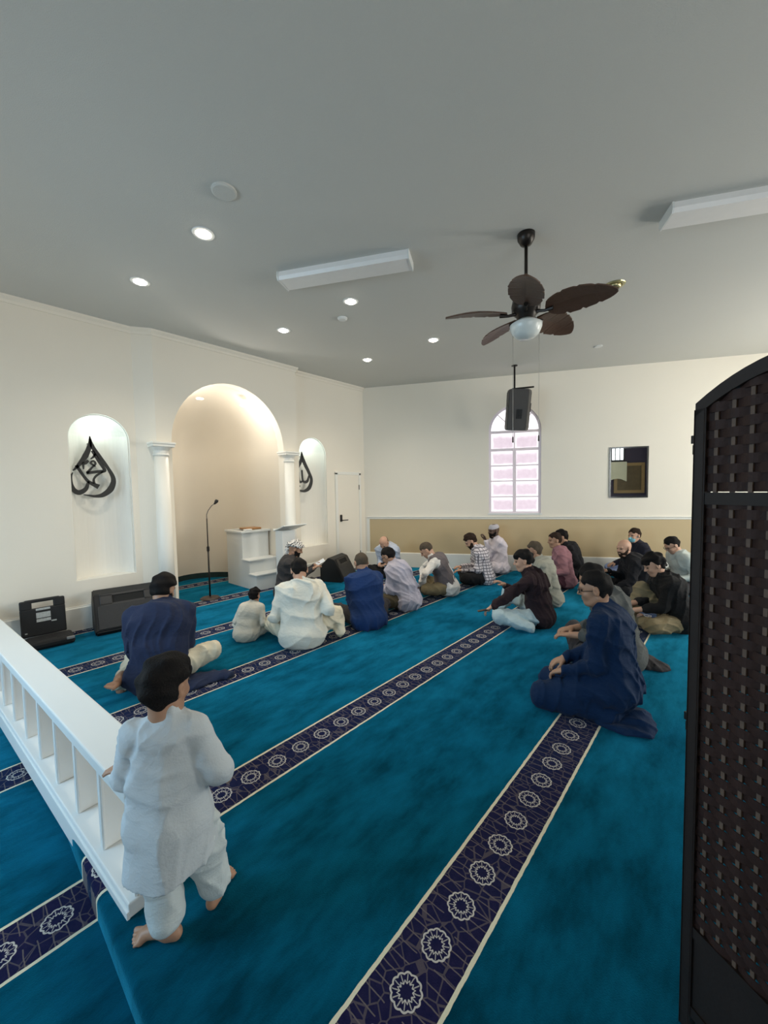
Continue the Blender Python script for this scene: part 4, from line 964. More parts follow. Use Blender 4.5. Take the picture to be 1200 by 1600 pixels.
def hand_mesh(Wp, x, z, side, s, fine, curl=0.5, spread=1.0):
    "wrist point, direction of the hand, back-of-hand normal; side +1 = thumb towards +y of the local frame"
    x = unit(x); z = unit(z - x * (x @ z)); y = np.cross(z, x) * side
    T = lambda a, b, c_: Wp + (x * a + y * b + z * c_) * s
    f = Field(Wp - 0.21 * s, Wp + 0.21 * s, fine); k = 0.008 * s
    f.cone(T(-0.06, 0, 0), T(0.005, 0, 0), 0.030 * s, 0.026 * s, k)
    f.ell(T(0.050, 0, 0), (0.056 * s, 0.041 * s, 0.017 * s), np.stack([x, y, z], 1), 0.02 * s)
    for i, (by, ln) in enumerate(((0.029, 0.068), (0.010, 0.077), (-0.010, 0.072), (-0.028, 0.056))):
        a = 0.15 + 0.25 * curl; p = V3(0.088 - 0.006 * abs(i - 1), by, 0.0); pts = [p.copy()]; ang = -a
        for seg in (0.44, 0.31, 0.25):
            p = p + V3(math.cos(ang), (by * 2.2) * spread * (1 - curl * 0.6), math.sin(ang)) * ln * seg; pts.append(p.copy()); ang -= curl * 0.85
        f.chain([T(*q) for q in pts], [0.0095 * s, 0.0090 * s, 0.0083 * s, 0.0072 * s], 0.004 * s)
    f.chain([T(0.022, 0.026, -0.006), T(0.048, 0.050, -0.012), T(0.074, 0.058, -0.018 - 0.01 * curl), T(0.094, 0.054, -0.026 - 0.01 * curl)], [0.016 * s, 0.0125 * s, 0.0105 * s, 0.008 * s], 0.006 * s)
    return f.mesh()
def foot_mesh(A, d, up, s, fine, side=1):
    "ankle point, toe direction, up"
    x = unit(d); z = unit(up - x * (x @ up)); y = np.cross(z, x)
    T = lambda a, b, c_: A + (x * a + y * b + z * c_) * s
    f = Field(A - 0.26 * s, A + 0.26 * s, fine)
    f.cone(T(0, 0, 0.06), T(-0.01, 0, -0.02), 0.037 * s, 0.036 * s, 0.02 * s); f.cone(T(-0.035, 0, -0.042), T(0.0, 0, -0.04), 0.031 * s, 0.034 * s, 0.02 * s)
    f.cone(T(0.02, 0, -0.02), T(0.12, 0.004 * side, -0.048), 0.036 * s, 0.026 * s, 0.03 * s)
    f.cone(T(0.13, 0.024 * side, -0.054), T(0.13, -0.026 * side, -0.056), 0.022 * s, 0.018 * s, 0.02 * s)
    for b, ln, r in ((0.030, 0.185, 0.0135), (0.009, 0.180, 0.0095), (-0.008, 0.172, 0.009), (-0.023, 0.162, 0.0085), (-0.036, 0.150, 0.008)):
        f.cone(T(0.135, b * side, -0.056), T(ln, b * 1.08 * side, -0.062), r * s, r * s, 0.004 * s)
    return f.mesh()

def add_eyes(root, c, Rm, s):
    for sy in (1, -1):
        bm = bmesh.new(); bmesh.ops.create_uvsphere(bm, u_segments=10, v_segments=8, radius=1.0)
        for v in bm.verts:
            q = Rm @ np.array((v.co.x * 0.008, v.co.y * 0.0125, v.co.z * 0.0062)) * s + c + Rm @ (V3(0.0815, 0.031 * sy, 0.008) * s); v.co = Vector(q)
        bobj('eye', bm, EYE, root, True)
def add_glasses(root, c, Rm, s):
    bm = bmesh.new(); T = lambda x, y, z: Vector(c + Rm @ (V3(x, y, z) * s))
    for sy in (1, -1):
        tube(bm, [T(0.104 - 0.006 * abs(math.cos(a)), 0.033 * sy + 0.024 * math.cos(a), 0.004 + 0.017 * math.sin(a)) for a in [2 * PI * i / 16 for i in range(17)]], 0.0026 * s, 6)
        tube(bm, [T(0.100, 0.057 * sy, 0.008), T(0.085, 0.072 * sy, 0.009), T(0.0, 0.083 * sy, 0.008)], 0.0026 * s, 6)
    tube(bm, [T(0.105, 0.010, 0.008), T(0.109, 0, 0.011), T(0.105, -0.010, 0.008)], 0.0026 * s, 6)
    g = bobj('glasses', bm, mat('thin_metal_glasses', (0.05, 0.045, 0.045), 0.25, metal=0.5), root)
    for sy in (1, -1):
        bm = bmesh.new(); vs = [bm.verts.new(T(0.1035 - 0.006 * abs(math.cos(a)), 0.033 * sy + 0.023 * math.cos(a), 0.004 + 0.016 * math.sin(a))) for a in [2 * PI * i / 16 for i in range(16)]]; bm.faces.new(vs)
        lm = MATS.get('lens_glass')
        if lm is None:
            lm = mat('lens_glass', (0.9, 0.92, 0.95), 0.05); lm.node_tree.nodes['Principled BSDF'].inputs['Alpha'].default_value = 0.18
        bobj('lens', bm, lm, g)

# hair styles
HS = {'short': dict(t=0.009, up=0.006), 'full': dict(t=0.014, up=0.012, amp=0.0035), 'crop': dict(t=0.005, up=0.002, amp=0.001),
      'shag': dict(t=0.020, up=0.012, cut=-0.03, slope=0.75, amp=0.005), 'fringe': dict(t=0.016, up=0.010, cut=0.0, slope=0.55, amp=0.004, extra=[((0.075, 0, 0.075), (0.03, 0.055, 0.026))]),
      'bald': dict(t=0.004, up=0.0, amp=0.0006, bald=0.03), 'brows': dict(t=0.004, up=0, amp=0.0, bald=-0.2)}
def style(k, **kw): d = dict(HS[k]); d.update(kw); return d

def person(label, loc, yaw, s=1.0, lean=8, slouch=14, side=0.0, head=(0, 10, 0), hair='short', hcol='black', beard=0, bcol=None, skin='mid', shirt=None, pants=None,
           legs='cross', lh=None, rh=None, sleeve='long', wide=1.0, belly=0.0, vox=0.011, seed=1, glasses=False, eyes=True, curl=0.55, hand_up=(0, 0, 1), feet=None,
           collar=True, skirt=False, name='person', amp=0.019, knees=None, twist=0, group=None, lhx=None, rhx=None, arms_pole=None, shoulders=1.0, hairkw={}):
    root = empty(name, loc, rad(yaw)); tag(root, label, 'person', group)
    kneel = legs == 'kneel'; pz = 0.25 if kneel else 0.13
    a1, a2 = rad(lean), rad(lean + slouch); am = (a1 + a2) / 2
    lat = math.sin(rad(side))
    sp = lambda p, L, a: p + V3(math.sin(a), 0, math.cos(a)) * L + V3(0, lat * L, 0)
    p0 = V3(0, 0, pz); wa = sp(p0, 0.17, a1); ch = sp(wa, 0.18, am); nk = sp(ch, 0.165, a2)
    Rt = rot(rad(twist)); latv = Rt @ V3(0, 1, 0); up2 = unit(nk - ch); fw = unit(np.cross(latv, up2))
    shl = {k: nk - up2 * 0.072 + latv * (0.165 * k * wide * shoulders) + fw * 0.005 for k in (1, -1)}
    Rh = rot(rad(head[0]), rad(head[1]), rad(-head[2]))
    na = a2 * 0.55 + rad(head[1]) * 0.25
    hc = nk + V3(math.sin(na) + 0.0, 0, math.cos(na)) * 0.125 + (Rh @ V3(1, 0, 0)) * 0.022 + V3(0, lat * 0.1, 0)
    # legs
    hips = {k: V3(0.01, 0.085 * k, pz - 0.01) for k in (1, -1)}
    if legs == 'cross': kn = {1: V3(0.33, 0.30, 0.15), -1: V3(0.33, -0.30, 0.15)}; an = {1: V3(0.27, -0.10, 0.065), -1: V3(0.35, 0.08, 0.07)}
    elif legs == 'kneel': kn = {1: V3(0.41, 0.14, 0.085), -1: V3(0.41, -0.14, 0.085)}; an = {1: V3(0.0, 0.10, 0.065), -1: V3(0.0, -0.10, 0.065)}
    elif legs == 'kneeup_l': kn = {1: V3(0.28, 0.22, 0.40), -1: V3(0.33, -0.28, 0.11)}; an = {1: V3(0.42, 0.10, 0.09), -1: V3(0.34, 0.08, 0.065)}
    elif legs == 'kneeup_r': kn = {-1: V3(0.28, -0.20, 0.40), 1: V3(0.34, 0.27, 0.11)}; an = {-1: V3(0.44, -0.10, 0.09), 1: V3(0.36, -0.02, 0.065)}
    elif legs == 'side': kn = {1: V3(0.36, 0.22, 0.12), -1: V3(0.36, -0.26, 0.12)}; an = {1: V3(0.02, 0.26, 0.065), -1: V3(0.10, -0.02, 0.065)}
    if knees: kn.update(knees.get('k', {})); an.update(knees.get('a', {}))
    # arms
    el, wr = {}, {}
    for k, tgt in ((1, lh), (-1, rh)):
        if tgt is None: tgt = (kn[k] * V3(0.92, 0.75, 1) + V3(0, 0, 0.11)) if not kneel else V3(0.27, 0.15 * k, pz + 0.02)
        pole = (-0.75, 0.30 * k, -0.6) if arms_pole is None or arms_pole.get(k) is None else arms_pole[k]
        el[k], wr[k] = ik(shl[k], tgt, 0.275, 0.25, pole)
    allp = np.array([p0, nk, hc] + list(kn.values()) + list(an.values()) + list(el.values()) + list(wr.values()))
    lo = allp.min(0) - 0.26; hi = allp.max(0) + 0.26; lo[2] = -0.04
    S = lambda p: p * s
    # ---------- body (skin)
    f = Field(S(lo), S(hi), 0.016 * s)
    f.chain([S(p0), S(wa), S(ch), S(nk)], [0.10 * s, 0.09 * s, 0.10 * s, 0.05 * s], 0.05 * s)
    for k in (1, -1):
        f.cone(S(ch), S(shl[k]), 0.07 * s, 0.05 * s, 0.04 * s); f.chain([S(shl[k]), S(el[k]), S(wr[k])], [0.045 * s, 0.036 * s, 0.027 * s], 0.02 * s)
        f.chain([S(hips[k]), S(kn[k]), S(an[k])], [0.066 * s, 0.046 * s, 0.032 * s], 0.03 * s)
    parts = [f.mesh()]
    st = None
    if hair: st = style(hair, **hairkw); st['beard'] = beard
    fine = max(0.0055, vox * 0.55) * s
    sk, hm, bdm = head_parts(S(hc), Rh, s, None, S(nk - up2 * 0.02), st, seed, fine); parts.append(sk)
    for k in (1, -1):
        d = wr[k] - el[k]; hx = (lhx if k == 1 else rhx); d = unit(d) + (0 if hx is None else np.array(hx, float))
        parts.append(hand_mesh(S(wr[k]), d, np.array(hand_up, float), -k, s, max(0.0055, vox * 0.55) * s, curl))
    if feet:
        for k in (1, -1):
            if k in feet: fd, fu = feet[k]; parts.append(foot_mesh(S(an[k]), np.array(fd, float), np.array(fu, float), s, 0.0065 * s, -k))
    body = field_obj('body', parts, SKIN[skin], root)
    if hm is not None and len(hm[0]): field_obj('hair', [hm], HAIR[hcol], root)
    if bdm is not None and len(bdm[0]): field_obj('beard', [bdm], HAIR[bcol or hcol], root)
    if eyes: add_eyes(root, S(hc), Rh, s)
    if glasses: add_glasses(root, S(hc), Rh, s)
    # ---------- shirt
    f = Field(S(lo), S(hi), vox * s); w_ = wide
    for k in (1, -1):
        o = lambda y: latv * (y * k * w_)
        f.chain([S(p0 + o(0.085)), S(wa + o(0.070)), S(ch + o(0.085)), S(nk - up2 * 0.075 + o(0.105))], [0.125 * s, 0.112 * s, 0.118 * s, 0.075 * s], 0.05 * s)
        f.cone(S(nk - up2 * 0.005), S(shl[k]), 0.058 * s, 0.062 * s, 0.04 * s)
        f.cone(S(shl[k]), S(el[k]), 0.066 * s, 0.054 * s, 0.025 * s)
        if sleeve == 'long': f.cone(S(el[k]), S(wr[k] - unit(wr[k] - el[k]) * 0.012), 0.053 * s, 0.039 * s, 0.02 * s)
        elif sleeve == 'half': f.cone(S(el[k]), S(el[k] + (wr[k] - el[k]) * 0.25), 0.053 * s, 0.05 * s, 0.02 * s)
        elif sleeve == 'rolled': f.cone(S(el[k]), S(el[k] + (wr[k] - el[k]) * 0.55), 0.053 * s, 0.046 * s, 0.02 * s)
        if skirt:
            f.cone(S(hips[k] + V3(0, 0, 0.02)), S(kn[k] + V3(0.02, 0, 0.0)), 0.125 * s, 0.092 * s, 0.06 * s)
            f.cone(S(kn[k] + V3(0.02, 0, 0.0)), S(an[k] + V3(0.02, 0.02 * k, 0)), 0.085 * s, 0.08 * s, 0.05 * s)
    f.ell(S(p0 + V3(-0.015, 0, -0.02)), (0.158 * s, 0.215 * s * w_, 0.15 * s), None, 0.05 * s)
    f.chain([S(p0), S(wa), S(ch), S(nk - up2 * 0.07)], [0.13 * s, 0.12 * s, 0.12 * s, 0.085 * s], 0.04 * s)
    f.ell(S(wa + fw * (0.035 + belly) - up2 * 0.03), (0.12 * s, 0.15 * s * w_, 0.15 * s), None, 0.06 * s)
    f.ell(S(ch - fw * 0.03), (0.11 * s, 0.17 * s * w_, 0.17 * s), None, 0.05 * s)
    if collar: f.cone(S(nk - up2 * 0.01), S(nk + up2 * 0.018 + (Rh @ V3(1, 0, 0)) * 0.004), 0.072 * s, 0.062 * s, 0.012 * s)
    f.wrinkle(amp * s, seed, 24.0 / s); f.floor(0.004)
    field_obj('shirt', [f.mesh()], shirt, root)
    # ---------- trousers
    if pants is not None:
        f = Field(S(lo), S(hi), vox * s)
        for k in (1, -1):
            kk, aa = kn[k], an[k]
            f.chain([S(hips[k]), S(kk)], [0.105 * s, 0.078 * s], 0.04 * s); f.chain([S(kk), S(aa)], [0.076 * s, 0.056 * s], 0.035 * s)
        f.cone(S(hips[1]), S(hips[-1]), 0.115 * s, 0.115 * s, 0.04 * s)
        f.wrinkle(0.018 * s, seed + 5, 26.0 / s); f.floor(0.003)
        field_obj('trousers', [f.mesh()], pants, root)
    info = dict(root=root, hc=S(hc), Rh=Rh, nk=S(nk), wr={k: S(wr[k]) for k in wr}, el={k: S(el[k]) for k in el}, kn=kn, an=an, ch=S(ch), shl={k: S(shl[k]) for k in shl}, s=s)
    return info
def at(x, y): return (x, y, 0.0)
C_ = cloth
khaki = C_('khaki_trousers', (0.21, 0.17, 0.10)); blackp = C_('black_trousers', (0.012, 0.012, 0.014)); creamp = C_('cream_trousers', (0.62, 0.58, 0.46))
charp = C_('charcoal_trousers', (0.045, 0.042, 0.045)); jeans = C_('pale_blue_jeans', (0.44, 0.55, 0.58)); olivep = C_('dark_olive_trousers', (0.085, 0.07, 0.045))

def plaid():
    m = bpy.data.materials.new('white_and_navy_plaid'); m.use_nodes = True; nt = m.node_tree; q = NB_(nt); b = nt.nodes['Principled BSDF']; b.inputs['Roughness'].default_value = 0.85
    tc = nt.nodes.new('ShaderNodeTexCoord'); sp = nt.nodes.new('ShaderNodeSeparateXYZ'); nt.links.new(tc.outputs['Object'], sp.inputs[0])
    def lines(v, p, wd): return q.m('LESS_THAN', q.m('FLOORED_MODULO', v, p), wd)
    d = q.m('ADD', sp.outputs[0], sp.outputs[1])
    g = q.m('MAXIMUM', lines(sp.outputs[2], 0.048, 0.013), lines(d, 0.062, 0.016))
    nt.links.new(q.mix(q.m('MULTIPLY', g, 0.85), (0.66, 0.62, 0.66), (0.05, 0.045, 0.07)), b.inputs['Base Color']); return m
def keffiyeh():
    m = bpy.data.materials.new('black_and_white_chequered_scarf'); m.use_nodes = True; nt = m.node_tree; q = NB_(nt); b = nt.nodes['Principled BSDF']; b.inputs['Roughness'].default_value = 0.9
    tc = nt.nodes.new('ShaderNodeTexCoord'); ck = nt.nodes.new('ShaderNodeTexChecker'); ck.inputs['Scale'].default_value = 48
    ck.inputs[1].default_value = (0.82, 0.80, 0.77, 1); ck.inputs[2].default_value = (0.05, 0.05, 0.05, 1)
    mp = nt.nodes.new('ShaderNodeMapping'); mp.inputs['Rotation'].default_value = (0.5, 0.6, 0.7); nt.links.new(tc.outputs['Object'], mp.inputs[0]); nt.links.new(mp.outputs[0], ck.inputs[0])
    sp = nt.nodes.new('ShaderNodeSeparateXYZ'); nt.links.new(tc.outputs['Generated'], sp.inputs[0])
    nt.links.new(q.mix(q.m('GREATER_THAN', sp.outputs[2], 0.42), (0.80, 0.77, 0.73), ck.outputs[0]), b.inputs['Base Color']); return m
def world(p, local):
    r = p['root']; a = r.rotation_euler.z; c, s_ = math.cos(a), math.sin(a)
    return Vector((r.location.x + c * local[0] - s_ * local[1], r.location.y + s_ * local[0] + c * local[1], local[2]))
def phone(p, k, off, material, label, size=(0.14, 0.07, 0.009), tilt=(0.5, 0.3, 0), disp=None):
    loc = world(p, p['wr'][k] + np.array(off))
    root = empty('phone', loc); tag(root, label, 'phone'); root.rotation_euler = (tilt[0], tilt[1], p['root'].rotation_euler.z + tilt[2])
    bm = bmesh.new(); box(bm, (0, 0, 0), size, None, 0.003); bobj('case', bm, material, root)
    bm = bmesh.new(); box(bm, (0, 0, size[2] / 2 + 0.0004), (size[0] - 0.008, size[1] - 0.008, 0.0008)); bobj('display', bm, disp or mat('dark_phone_glass', (0.02, 0.02, 0.025), 0.1), root)
def drape(root, name, pts, material, h=0.010, seed=1, amp=0.016):
    "cloth lying on the floor: flat overlapping pads (x, y, rx, ry, rz)"
    P = np.array([(p[0], p[1]) for p in pts]); lo = np.append(P.min(0) - 0.28, -0.03); hi = np.append(P.max(0) + 0.28, 0.2)
    f = Field(lo, hi, h)
    for x, y, rx, ry, rz in pts: f.ell((x, y, 0.01), (rx, ry, rz), None, 0.03)
    f.wrinkle(amp, seed, 34); f.floor(0.003); field_obj(name, [f.mesh()], material, root)

# ---- foreground kneeling man
navy_t = C_('navy_tunic', (0.004, 0.018, 0.056))
K = person('person kneeling in a long navy tunic and glasses, nearest the screen', at(3.03, 0.57), 97, lean=3, slouch=13, head=(6, 10, 0), hair='short', skin='mid', shirt=navy_t,
       legs='kneel', lh=(0.30, 0.13, 0.30), rh=(0.33, -0.07, 0.31), vox=0.008, seed=3, glasses=True, skirt=True, belly=0.05, wide=1.18, curl=0.6, amp=0.016)
drape(K['root'], 'tunic_tail', [(-0.08, 0.02, 0.13, 0.13, 0.08), (-0.14, 0.10, 0.10, 0.09, 0.045), (-0.04, 0.16, 0.15, 0.07, 0.035), (-0.16, 0.0, 0.08, 0.11, 0.06)], navy_t, seed=4)

# ---- man in navy at the left
navy_s = C_('dark_navy_shirt', (0.020, 0.028, 0.062))
N_ = person('person in dark navy shirt and cream trousers seated between railing and mihrab', at(1.12, 3.52), 62, s=1.06, lean=10, slouch=22, head=(-30, 26, 0), hair='full', beard=0.006, skin='mid', shirt=navy_s, pants=creamp,
       legs='side', knees={'k': {-1: V3(0.16, -0.36, 0.17), 1: V3(0.34, 0.22, 0.12)}, 'a': {1: V3(0.02, 0.27, 0.075), -1: V3(0.26, -0.20, 0.07)}}, lh=(0.36, 0.12, 0.30), rh=(0.36, -0.10, 0.30),
       sleeve='half', wide=1.13, vox=0.009, seed=7, eyes=False, feet={1: ((-1, 0.15, -0.1), (0.1, 0, -1))}, shoulders=1.0)
drape(N_['root'], 'shirt_tail', [(-0.05, -0.26, 0.14, 0.14, 0.05), (-0.02, -0.40, 0.09, 0.13, 0.045), (-0.04, -0.50, 0.06, 0.08, 0.05)], navy_s, seed=9, amp=0.012)
field_obj('bare_foot', [foot_mesh(V3(-0.07, 0.13, 0.075), V3(-1, -0.5, -0.15), V3(0.1, 0, -1), 1.0, 0.0065, -1)], SKIN['mid'], N_['root'])

# ---- the child and the man in cream
cream_s = C_('cream_white_shirt', (0.66, 0.65, 0.58)); childw = C_('off_white_kurta', (0.60, 0.58, 0.51))
person('small person in off-white kurta seated left of the person in cream-white', at(2.10, 3.90), 35, s=0.62, lean=12, slouch=12, side=-8, head=(-15, 8, 0), hair='shag', skin='light', shirt=childw, pants=childw, seed=11, vox=0.011, skirt=True, amp=0.014)
person('person in cream-white suit seated facing away, beside the royal blue shirt', at(2.40, 3.30), 56, s=1.03, lean=10, slouch=18, head=(-2, 22, 0), hair='short', skin='light', shirt=cream_s, pants=creamp,
       knees={'k': {-1: V3(0.22, -0.37, 0.22)}, 'a': {-1: V3(0.10, -0.40, 0.065)}}, wide=1.10, vox=0.009, seed=13, eyes=False, amp=0.022)

# ---- the speaker in a turban
im = person('person in dark jacket and black and white chequered turban, before the pulpit', at(3.36, 5.0), -50, lean=6, slouch=14, head=(12, 22, 0), hair='brows', beard=0.009, hcol='black', skin='mid', shirt=C_('charcoal_jacket', (0.048, 0.045, 0.046)), pants=charp,
       lh=(0.43, 0.10, 0.47), rh=(0.42, -0.02, 0.44), vox=0.010, seed=17, wide=1.12, legs='cross', curl=0.7, hairkw={})
c, Rm = im['hc'], im['Rh']; T = lambda x, y, z: c + Rm @ V3(x, y, z)
f = Field(c - 0.2, c + 0.2, 0.006)
f.ell(T(-0.012, 0, 0.045), (0.112, 0.094, 0.098), Rm, 0.0, False, lambda x, y, z: (0.012 - z - 0.12 * x))
ring = [T(-0.012 + 0.103 * math.cos(a), 0.087 * math.sin(a), 0.058 + 0.018 * math.cos(a)) for a in [2 * PI * i / 14 for i in range(15)]]
f.chain(ring, [0.020] * 15, 0.015); f.chain([T(-0.09, 0.03, 0.04), T(-0.11, 0.05, -0.03), T(-0.10, 0.06, -0.10)], [0.03, 0.035, 0.025], 0.02)
f.wrinkle(0.012, 5, 60); field_obj('turban', [f.mesh()], keffiyeh(), im['root'])
phone(im, 1, (0.10, -0.06, 0.06), mat('white_phone_case', (0.75, 0.74, 0.72), 0.3), 'white phone held by the person in the chequered turban', disp=mat('pale_phone_display', (0.6, 0.62, 0.64), 0.2), tilt=(0.6, -0.5, 0.3))

# ---- middle row
person('person in royal blue shirt seated facing away, next to the cream-white suit', at(3.22, 3.13), 62, lean=10, slouch=18, head=(6, 26, 0), hair='crop', hcol='grey', skin='mid', shirt=C_('royal_blue_shirt', (0.014, 0.038, 0.125)), pants=charp, vox=0.009, seed=19, eyes=False, wide=1.04, lh=(0.34, 0.05, 0.26), rh=(0.34, -0.05, 0.26), amp=0.020)
person('person in pale lavender shirt and glasses seated bowed, right of the royal blue shirt', at(4.08, 3.22), 100, lean=14, slouch=22, head=(4, 34, 0), hair='short', skin='mid', shirt=C_('lavender_shirt', (0.42, 0.41, 0.50)), pants=olivep, vox=0.009, seed=23, glasses=True, lh=(0.38, 0.10, 0.24), rh=(0.38, -0.02, 0.26), amp=0.020)
b8 = person('person in light blue shirt bowed over a phone by the tan dado', at(5.52, 4.72), 196, lean=14, slouch=30, head=(0, 48, 0), hair='bald', hcol='grey', skin='light', shirt=C_('light_blue_shirt', (0.50, 0.55, 0.66)), pants=blackp, vox=0.011, seed=29, lh=(0.36, 0.07, 0.28), rh=(0.36, -0.07, 0.28), curl=0.8)
phone(b8, 1, (0.07, -0.06, 0.02), BLACKP, 'black phone held by the bowed person in light blue', tilt=(0.2, -0.4, 0.5))
v9 = person('person in grey waistcoat over white shirt and khaki trousers, leaning forward', at(5.02, 3.18), 126, lean=20, slouch=16, head=(0, 40, 0), hair='crop', hcol='grey', skin='light', shirt=C_('white_dress_shirt', (0.66, 0.64, 0.62)), pants=khaki, vox=0.010, seed=31, lh=(0.42, 0.22, 0.20), rh=(0.40, -0.05, 0.22), arms_pole={1: (0.3, 0.6, -0.2), -1: (0.3, -0.6, -0.2)})
def vest(p, material, grow=0.012, lean=20, slouch=16, wide=1.0, nm='waistcoat', cutz=None):
    a1, a2 = rad(lean), rad(lean + slouch); am = (a1 + a2) / 2; sp = lambda q, L, a: q + V3(math.sin(a), 0, math.cos(a)) * L
    p0 = V3(0, 0, 0.13); wa = sp(p0, 0.17, a1); ch = sp(wa, 0.18, am); nk = sp(ch, 0.165, a2); up2 = unit(nk - ch); fw = unit(np.cross(V3(0, 1, 0), up2))
    f = Field(np.array((-0.3, -0.35, 0)), np.array((0.5, 0.35, 0.95)), 0.010)
    for k in (1, -1):
        o = V3(0, k * wide, 0)
        f.chain([p0 + o * 0.085, wa + o * 0.070, ch + o * 0.085, nk - up2 * 0.075 + o * 0.085], [0.125 + grow, 0.112 + grow, 0.118 + grow, 0.074 + grow], 0.05)
        f.cone(nk - up2 * 0.02, nk - up2 * 0.045 + o * 0.10, 0.05 + grow, 0.066 + grow * 0.8, 0.03)
    f.ell(wa + fw * 0.035 - up2 * 0.03, (0.12 + grow, 0.15 + grow, 0.15 + grow), None, 0.06); f.ell(ch - fw * 0.03, (0.11 + grow, 0.17 + grow, 0.17 + grow), None, 0.05)
    for k in (1, -1): f.cone(p['shl'][k] + V3(0, 0.02 * k, 0.0), p['el'][k] + V3(0, 0.02 * k, 0), 0.080, 0.075, 0.012, True)
    f.cone(nk + fw * 0.01, nk + up2 * 0.08, 0.068, 0.10, 0.01, True); f.wrinkle(0.010, 3, 24); f.floor(0.06); field_obj(nm, [f.mesh()], material, p['root'])
vest(v9, C_('grey_brown_waistcoat', (0.135, 0.115, 0.12)))
person('person in white and dark plaid shirt looking down', at(5.97, 3.06), 126, lean=8, slouch=20, head=(4, 36, 0), hair='full', hcol='brown', beard=0.008, skin='light', shirt=plaid(), pants=blackp, vox=0.011, seed=37, lh=(0.38, 0.16, 0.26), rh=(0.38, -0.05, 0.28))
th = person('person in white robe and round cap with a hand raised to the chin', at(6.90, 3.24), 138, s=1.05, lean=2, slouch=10, head=(12, 6, 0), hair='brows', beard=0.009, skin='dark', shirt=C_('white_robe', (0.68, 0.63, 0.70)), pants=C_('white_robe_skirt', (0.68, 0.63, 0.70)), vox=0.011, seed=41, lh=(0.27, 0.06, 0.60), rh=(0.36, -0.16, 0.28), skirt=False, curl=0.9, wide=1.05, amp=0.016)
c, Rm = th['hc'], th['Rh']; T = lambda x, y, z: c + Rm @ V3(x, y, z)
f = Field(c - 0.2, c + 0.2, 0.007); f.ell(T(-0.014, 0, 0.05), (0.105, 0.086, 0.098), Rm, 0.0, False, lambda x, y, z: np.maximum(-0.004 - z - 0.15 * x, z - 0.068)); field_obj('round_cap', [f.mesh()], C_('pale_grey_cap', (0.50, 0.48, 0.52)), th['root'])

# ---- right hand group
mr = person('person in dark maroon sweater and pale jeans, arm stretched over the knee', at(4.53, 1.62), 112, lean=6, slouch=18, head=(4, 10, 0), hair='fringe', skin='light', shirt=C_('dark_maroon_sweater', (0.026, 0.015, 0.018)), pants=jeans, vox=0.009, seed=43,
       knees={'k': {1: V3(0.44, 0.24, 0.14), -1: V3(0.36, -0.20, 0.30)}, 'a': {1: V3(0.12, 0.30, 0.062), -1: V3(0.48, -0.06, 0.08)}}, lh=(0.53, 0.20, 0.23), rh=(0.40, -0.12, 0.42), arms_pole={1: (0.1, 0.8, 0.1)})
phone(mr, 1, (0.10, 0.02, -0.05), BLACKP, 'black phone in the outstretched hand of the person in maroon', tilt=(0.1, 0.2, 0.3))
person('person in light olive shirt seated just beyond the maroon sweater', at(5.40, 1.80), 114, lean=8, slouch=18, head=(2, 10, 0), hair='short', hcol='grey', skin='mid', shirt=C_('light_olive_shirt', (0.30, 0.30, 0.255)), pants=khaki, vox=0.011, seed=47, wide=1.06)
person('person in dusty pink shirt looking left near the tan dado', at(6.52, 1.94), 118, lean=6, slouch=14, head=(14, 6, 0), hair='short', hcol='brown', skin='mid', shirt=C_('dusty_pink_shirt', (0.30, 0.150, 0.175)), pants=C_('wine_trousers', (0.09, 0.035, 0.05)), vox=0.011, seed=53)
person('person in black shirt half hidden behind the dusty pink shirt', at(7.30, 1.98), 118, lean=14, slouch=16, head=(4, 18, 0), hair='full', skin='mid', shirt=C_('black_shirt', (0.014, 0.014, 0.017)), pants=blackp, vox=0.012, seed=59)
G_ = person('person in dark grey shirt with bowed head, just behind the kneeling navy tunic', at(3.98, 0.70), 112, s=1.06, lean=10, slouch=18, head=(2, 24, 0), hair='short', skin='mid', shirt=C_('dark_grey_shirt', (0.085, 0.09, 0.088)), pants=charp, vox=0.009, seed=61, wide=1.12, lh=(0.40, 0.10, 0.24), rh=(0.38, -0.02, 0.26), sleeve='rolled')
drape(G_['root'], 'shirt_hem', [(-0.20, -0.04, 0.12, 0.14, 0.06), (-0.27, 0.02, 0.09, 0.08, 0.035)], charp, seed=6)
person('person in black jacket leaning forward, in front of the pale blue face mask', at(6.50, 0.90), 122, lean=14, slouch=16, head=(24, 10, 0), hair='brows', hcol='brown', beard=0.007, skin='light', shirt=C_('black_jacket', (0.013, 0.013, 0.016)), pants=blackp, vox=0.010, seed=67, lh=(0.46, 0.20, 0.17), rh=(0.42, -0.14, 0.36))
mk = person('person in dark suit jacket wearing a pale blue face mask, farthest back', at(7.80, 1.12), 140, lean=4, slouch=10, head=(8, 6, 0), hair='short', hcol='brown', skin='light', shirt=C_('dark_suit_jacket', (0.022, 0.022, 0.034)), pants=C_('light_blue_trousers', (0.33, 0.42, 0.70)), vox=0.011, seed=71)
c, Rm = mk['hc'], mk['Rh']; T = lambda x, y, z: c + Rm @ V3(x, y, z)
f = Field(c - 0.18, c + 0.18, 0.006); f.ell(T(0.040, 0, -0.052), (0.066, 0.062, 0.066), Rm, 0.0, False, lambda x, y, z: np.maximum(0.010 - x, np.abs(z) - 0.05)); f.cone(T(0.090, 0, -0.012), T(0.104, 0, -0.030), 0.012, 0.018, 0.01)
for sy in (1, -1): f.cone(T(0.05, 0.058 * sy, -0.03), T(-0.005, 0.083 * sy, 0.0), 0.004, 0.004, 0.002)
field_obj('face_mask', [f.mesh()], C_('pale_blue_mask', (0.22, 0.50, 0.58)), mk['root'])
